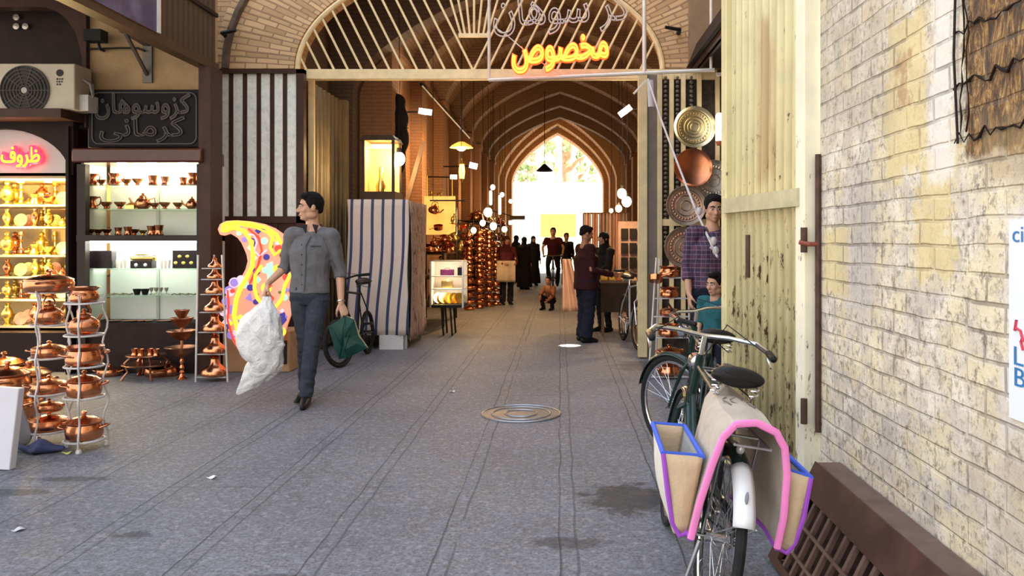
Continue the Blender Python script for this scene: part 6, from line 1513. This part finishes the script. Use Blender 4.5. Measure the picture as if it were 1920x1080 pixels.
# clutter farther along the left wall
for bi,(y0,lab) in enumerate(((19.2,'first dark shelf beyond the copper towers'),(22.5,'second dark shelf beyond the copper towers'),(26.5,'third dark shelf beyond the copper towers'))):
    shelves(lab+' on the left wall',-2.45,-1.85,y0,y0+2.2,[.4,.9,1.4,1.9],DW)
    for z in (.4,.9,1.4,1.9):
        for i in range(3):
            kd=('pot','samovar_gold','vase_copper','kettle')[rr.randrange(4)]
            inst(kd,{'pot':'copper_pot','samovar_gold':'samovar','vase_copper':'vase','kettle':'kettle'}[kd],'dim metal vessel, %s, %s board up, %s from the front'%(lab.replace('dark ','').replace('the ',''),ordn([.4,.9,1.4,1.9].index(z)),ordn(i)),'vessel',(-2.05,y0+.3+.75*i,z),i,1.25,'vessels on shelves along the left wall')
    point('shelf_bulb',(-1.6,y0+1,2.6),60,(1,.55,.2),.06)  # point light added to warm the far corridor
    q=V((-1.7,y0+1.0,2.75)); t=thing('light_bulb','added warm bulb hanging over the '+lab,'lamp',q,0,'added bulbs over the left shelves'); MB().ell((0,0,0),(.06,.06,.07),12,8).build('glass',GLOWW,t); MB().tube([(0,0,.06),(0,0,2.3)],.006,5).build('wire',BLACK,t)  # bulb made up to go with the added light
q=P(970,412,23); t=thing('shop_board','small brown hanging shop board with a lit white underside far down on the left','board',q); MB().box(-.22,.22,-.02,.02,0,.12).build('board',DW,t); MB().box(-.24,.24,-.04,.04,-.14,-.03).build('lit_strip',GLOWC,t); MB().bar((-.2,0,.12),(-.9,0,.3),.03).build('bracket',DW,t)
# ---- right side of the corridor
t=thing('fabric_rail','wooden rail on posts for the hanging fabrics at the right stall','rail',(PX(1137,17),17,0)); a,b_=PX(1094,17)-PX(1137,17),PX(1180,17)-PX(1137,17); zr=P(0,400,17).z
MB().tube([(a,0,zr),(b_,0,zr)],.02,7).build('bar',WOOD,t); MB().tube([(a,0,0),(a,0,zr)],.02,7).build('post',WOOD,t); MB().tube([(b_,0,0),(b_,0,zr)],.02,7).build('post',WOOD,t)
FB=[M_('pinkish beige fabric',(.70,.48,.38),.9,0,.12,4),M_('salmon fabric',(.72,.42,.28),.9,0,.12,4),M_('dusty brown fabric',(.50,.34,.26),.9,0,.12,4)]
for i in range(6):
    xa=PX(1096+13.5*i,17); L=(1.05,1.2,1.15,1.3,1.2,1.25)[i]
    o=MB().grid(lambda u,v:(.135*u,.03*math.sin(u*12+i)+.04,-L*v),10,8).build('hanging_fabric',FB[i%3],solid=.006); o.location=(xa,17-.07,zr+.0); tag(o,'length of %s fabric on the right-hand rail, %s from the left'%(('pinkish beige','salmon','dusty brown')[i%3],ordn(i)),'fabric','fabrics on the right-hand rail')
o=MB().grid(lambda u,v:(.42*u*(.35+.65*v)-.2,.05*math.sin(u*14)+.0,-1.0*v),16,10).build('draped_sheet',FB[0],solid=.01); o.location=(PX(1072,15.2)+.03,15.2,1.06); tag(o,'pale pinkish sheet draped over the stall left of the maroon jacketed man','sheet')
t=thing('goods_table','wooden table of bright goods before the maroon jacketed man','table',(PX(1150,12.4),12.35,0)); w=.22
MB().box(-w,w+.2,-.5,.5,.78,.82).build('tabletop',WOOD,t)
for x in (-w+.03,w+.15):
    for y in (-.45,.45): MB().box(x-.02,x+.02,y-.02,y+.02,0,.78).build('leg',WOOD,t)
MB().box(-w,w+.2,-.49,-.47,.35,.78).build('front_panel',DW,t)
for i in range(14):
    col=(('yellow',(.85,.5,.05)),('orange',(.8,.25,.04)),('green',(.1,.45,.25)),('red',(.6,.05,.04)))[(0,0,1,2,0,3,0)[i%7]]
    o=MB().box(-.045,.045,-.05,.05,0,.05+.03*(i%3)).build('boxed_goods',M_(col[0]+' goods wrapper',col[1],.4,0,.2,12),bevel=.008); o.location=(PX(1150,12.4)-.16+.11*(i%4),11.95+.16*(i//4),.82); tag(o,'small %s package on the goods table, row %s, %s from the left'%(col[0],ordn(i//4),ordn(i%4)),'package','packages on the goods table')
t=thing('goods_board','upright board of small dark goods by the right gate jamb','board',(PX(1180,14.2),14.2,0)); MB().box(-.2,.25,0,.04,.0,P(0,415,14.2).z).build('panel',M_('mauve board',(.32,.2,.17),.8),t)
for i in range(10):
    r_,c_=divmod(i,2); q=P(1171+16*c_,438+27*r_,14.15)
    o=MB().box(-.06,.06,-.05,.03,-.09,.09).box(-.02,.02,-.055,-.05,-.03,.03).build('dark_pouch',BLK,bevel=.01); o.location=(q.x,14.171,q.z); tag(o,'small dark pouch on the upright board by the right jamb, row %s, %s'%(ordn(r_),('left','right')[c_]),'pouch','pouches on the upright board')
l=bpy.data.lights.new('ceiling_spot','SPOT'); l.energy=9000; l.spot_size=math.radians(2.9); l.spot_blend=.15; l.shadow_soft_size=.02; l.color=(1,.93,.82)  # unseen spot added to throw a pool of daylight on the floor
o=bpy.data.objects.new('ceiling_spot',l); COL.objects.link(o); o.location=(.13,10.76,5.95)
# ================================================================ light, camera, world
SC.view_settings.view_transform='Standard'; SC.view_settings.look='None'; SC.view_settings.gamma=1; SC.view_settings.use_curve_mapping=False
SC.view_settings.exposure=EXPO
w=bpy.data.worlds.new('sky'); SC.world=w; w.use_nodes=True; nt=w.node_tree; bg=nt.nodes['Background']
g=nt.nodes.new('ShaderNodeTexCoord'); s=sep(nt,g.outputs['Generated'])
c=ramp(nt,mth(nt,'MULTIPLY_ADD',s[2],.5,.5),[(.45,(.92,.80,.64)),(.60,(1.0,.95,.88)),(.78,(.80,.88,1.0)),(1.0,(.58,.73,1.0))]); nt.links.new(c,bg.inputs['Color']); bg.inputs['Strength'].default_value=SKY
l=bpy.data.lights.new('sun','SUN'); l.energy=SUNE; l.angle=.01; l.color=(1,.93,.8); o=bpy.data.objects.new('sun',l); COL.objects.link(o)
o.rotation_euler=V((-.74,.36,-.56)).to_track_quat('-Z','Y').to_euler()
cam=bpy.data.cameras.new('camera'); cam.sensor_width=36; cam.lens=F/1920*36; cam.shift_x=-(CX-960)/1920; cam.shift_y=-(540-CY)/1920; cam.clip_end=300
o=bpy.data.objects.new('camera',cam); COL.objects.link(o); o.location=(0,0,H); o.rotation_euler=(PI/2,0,0); SC.camera=o
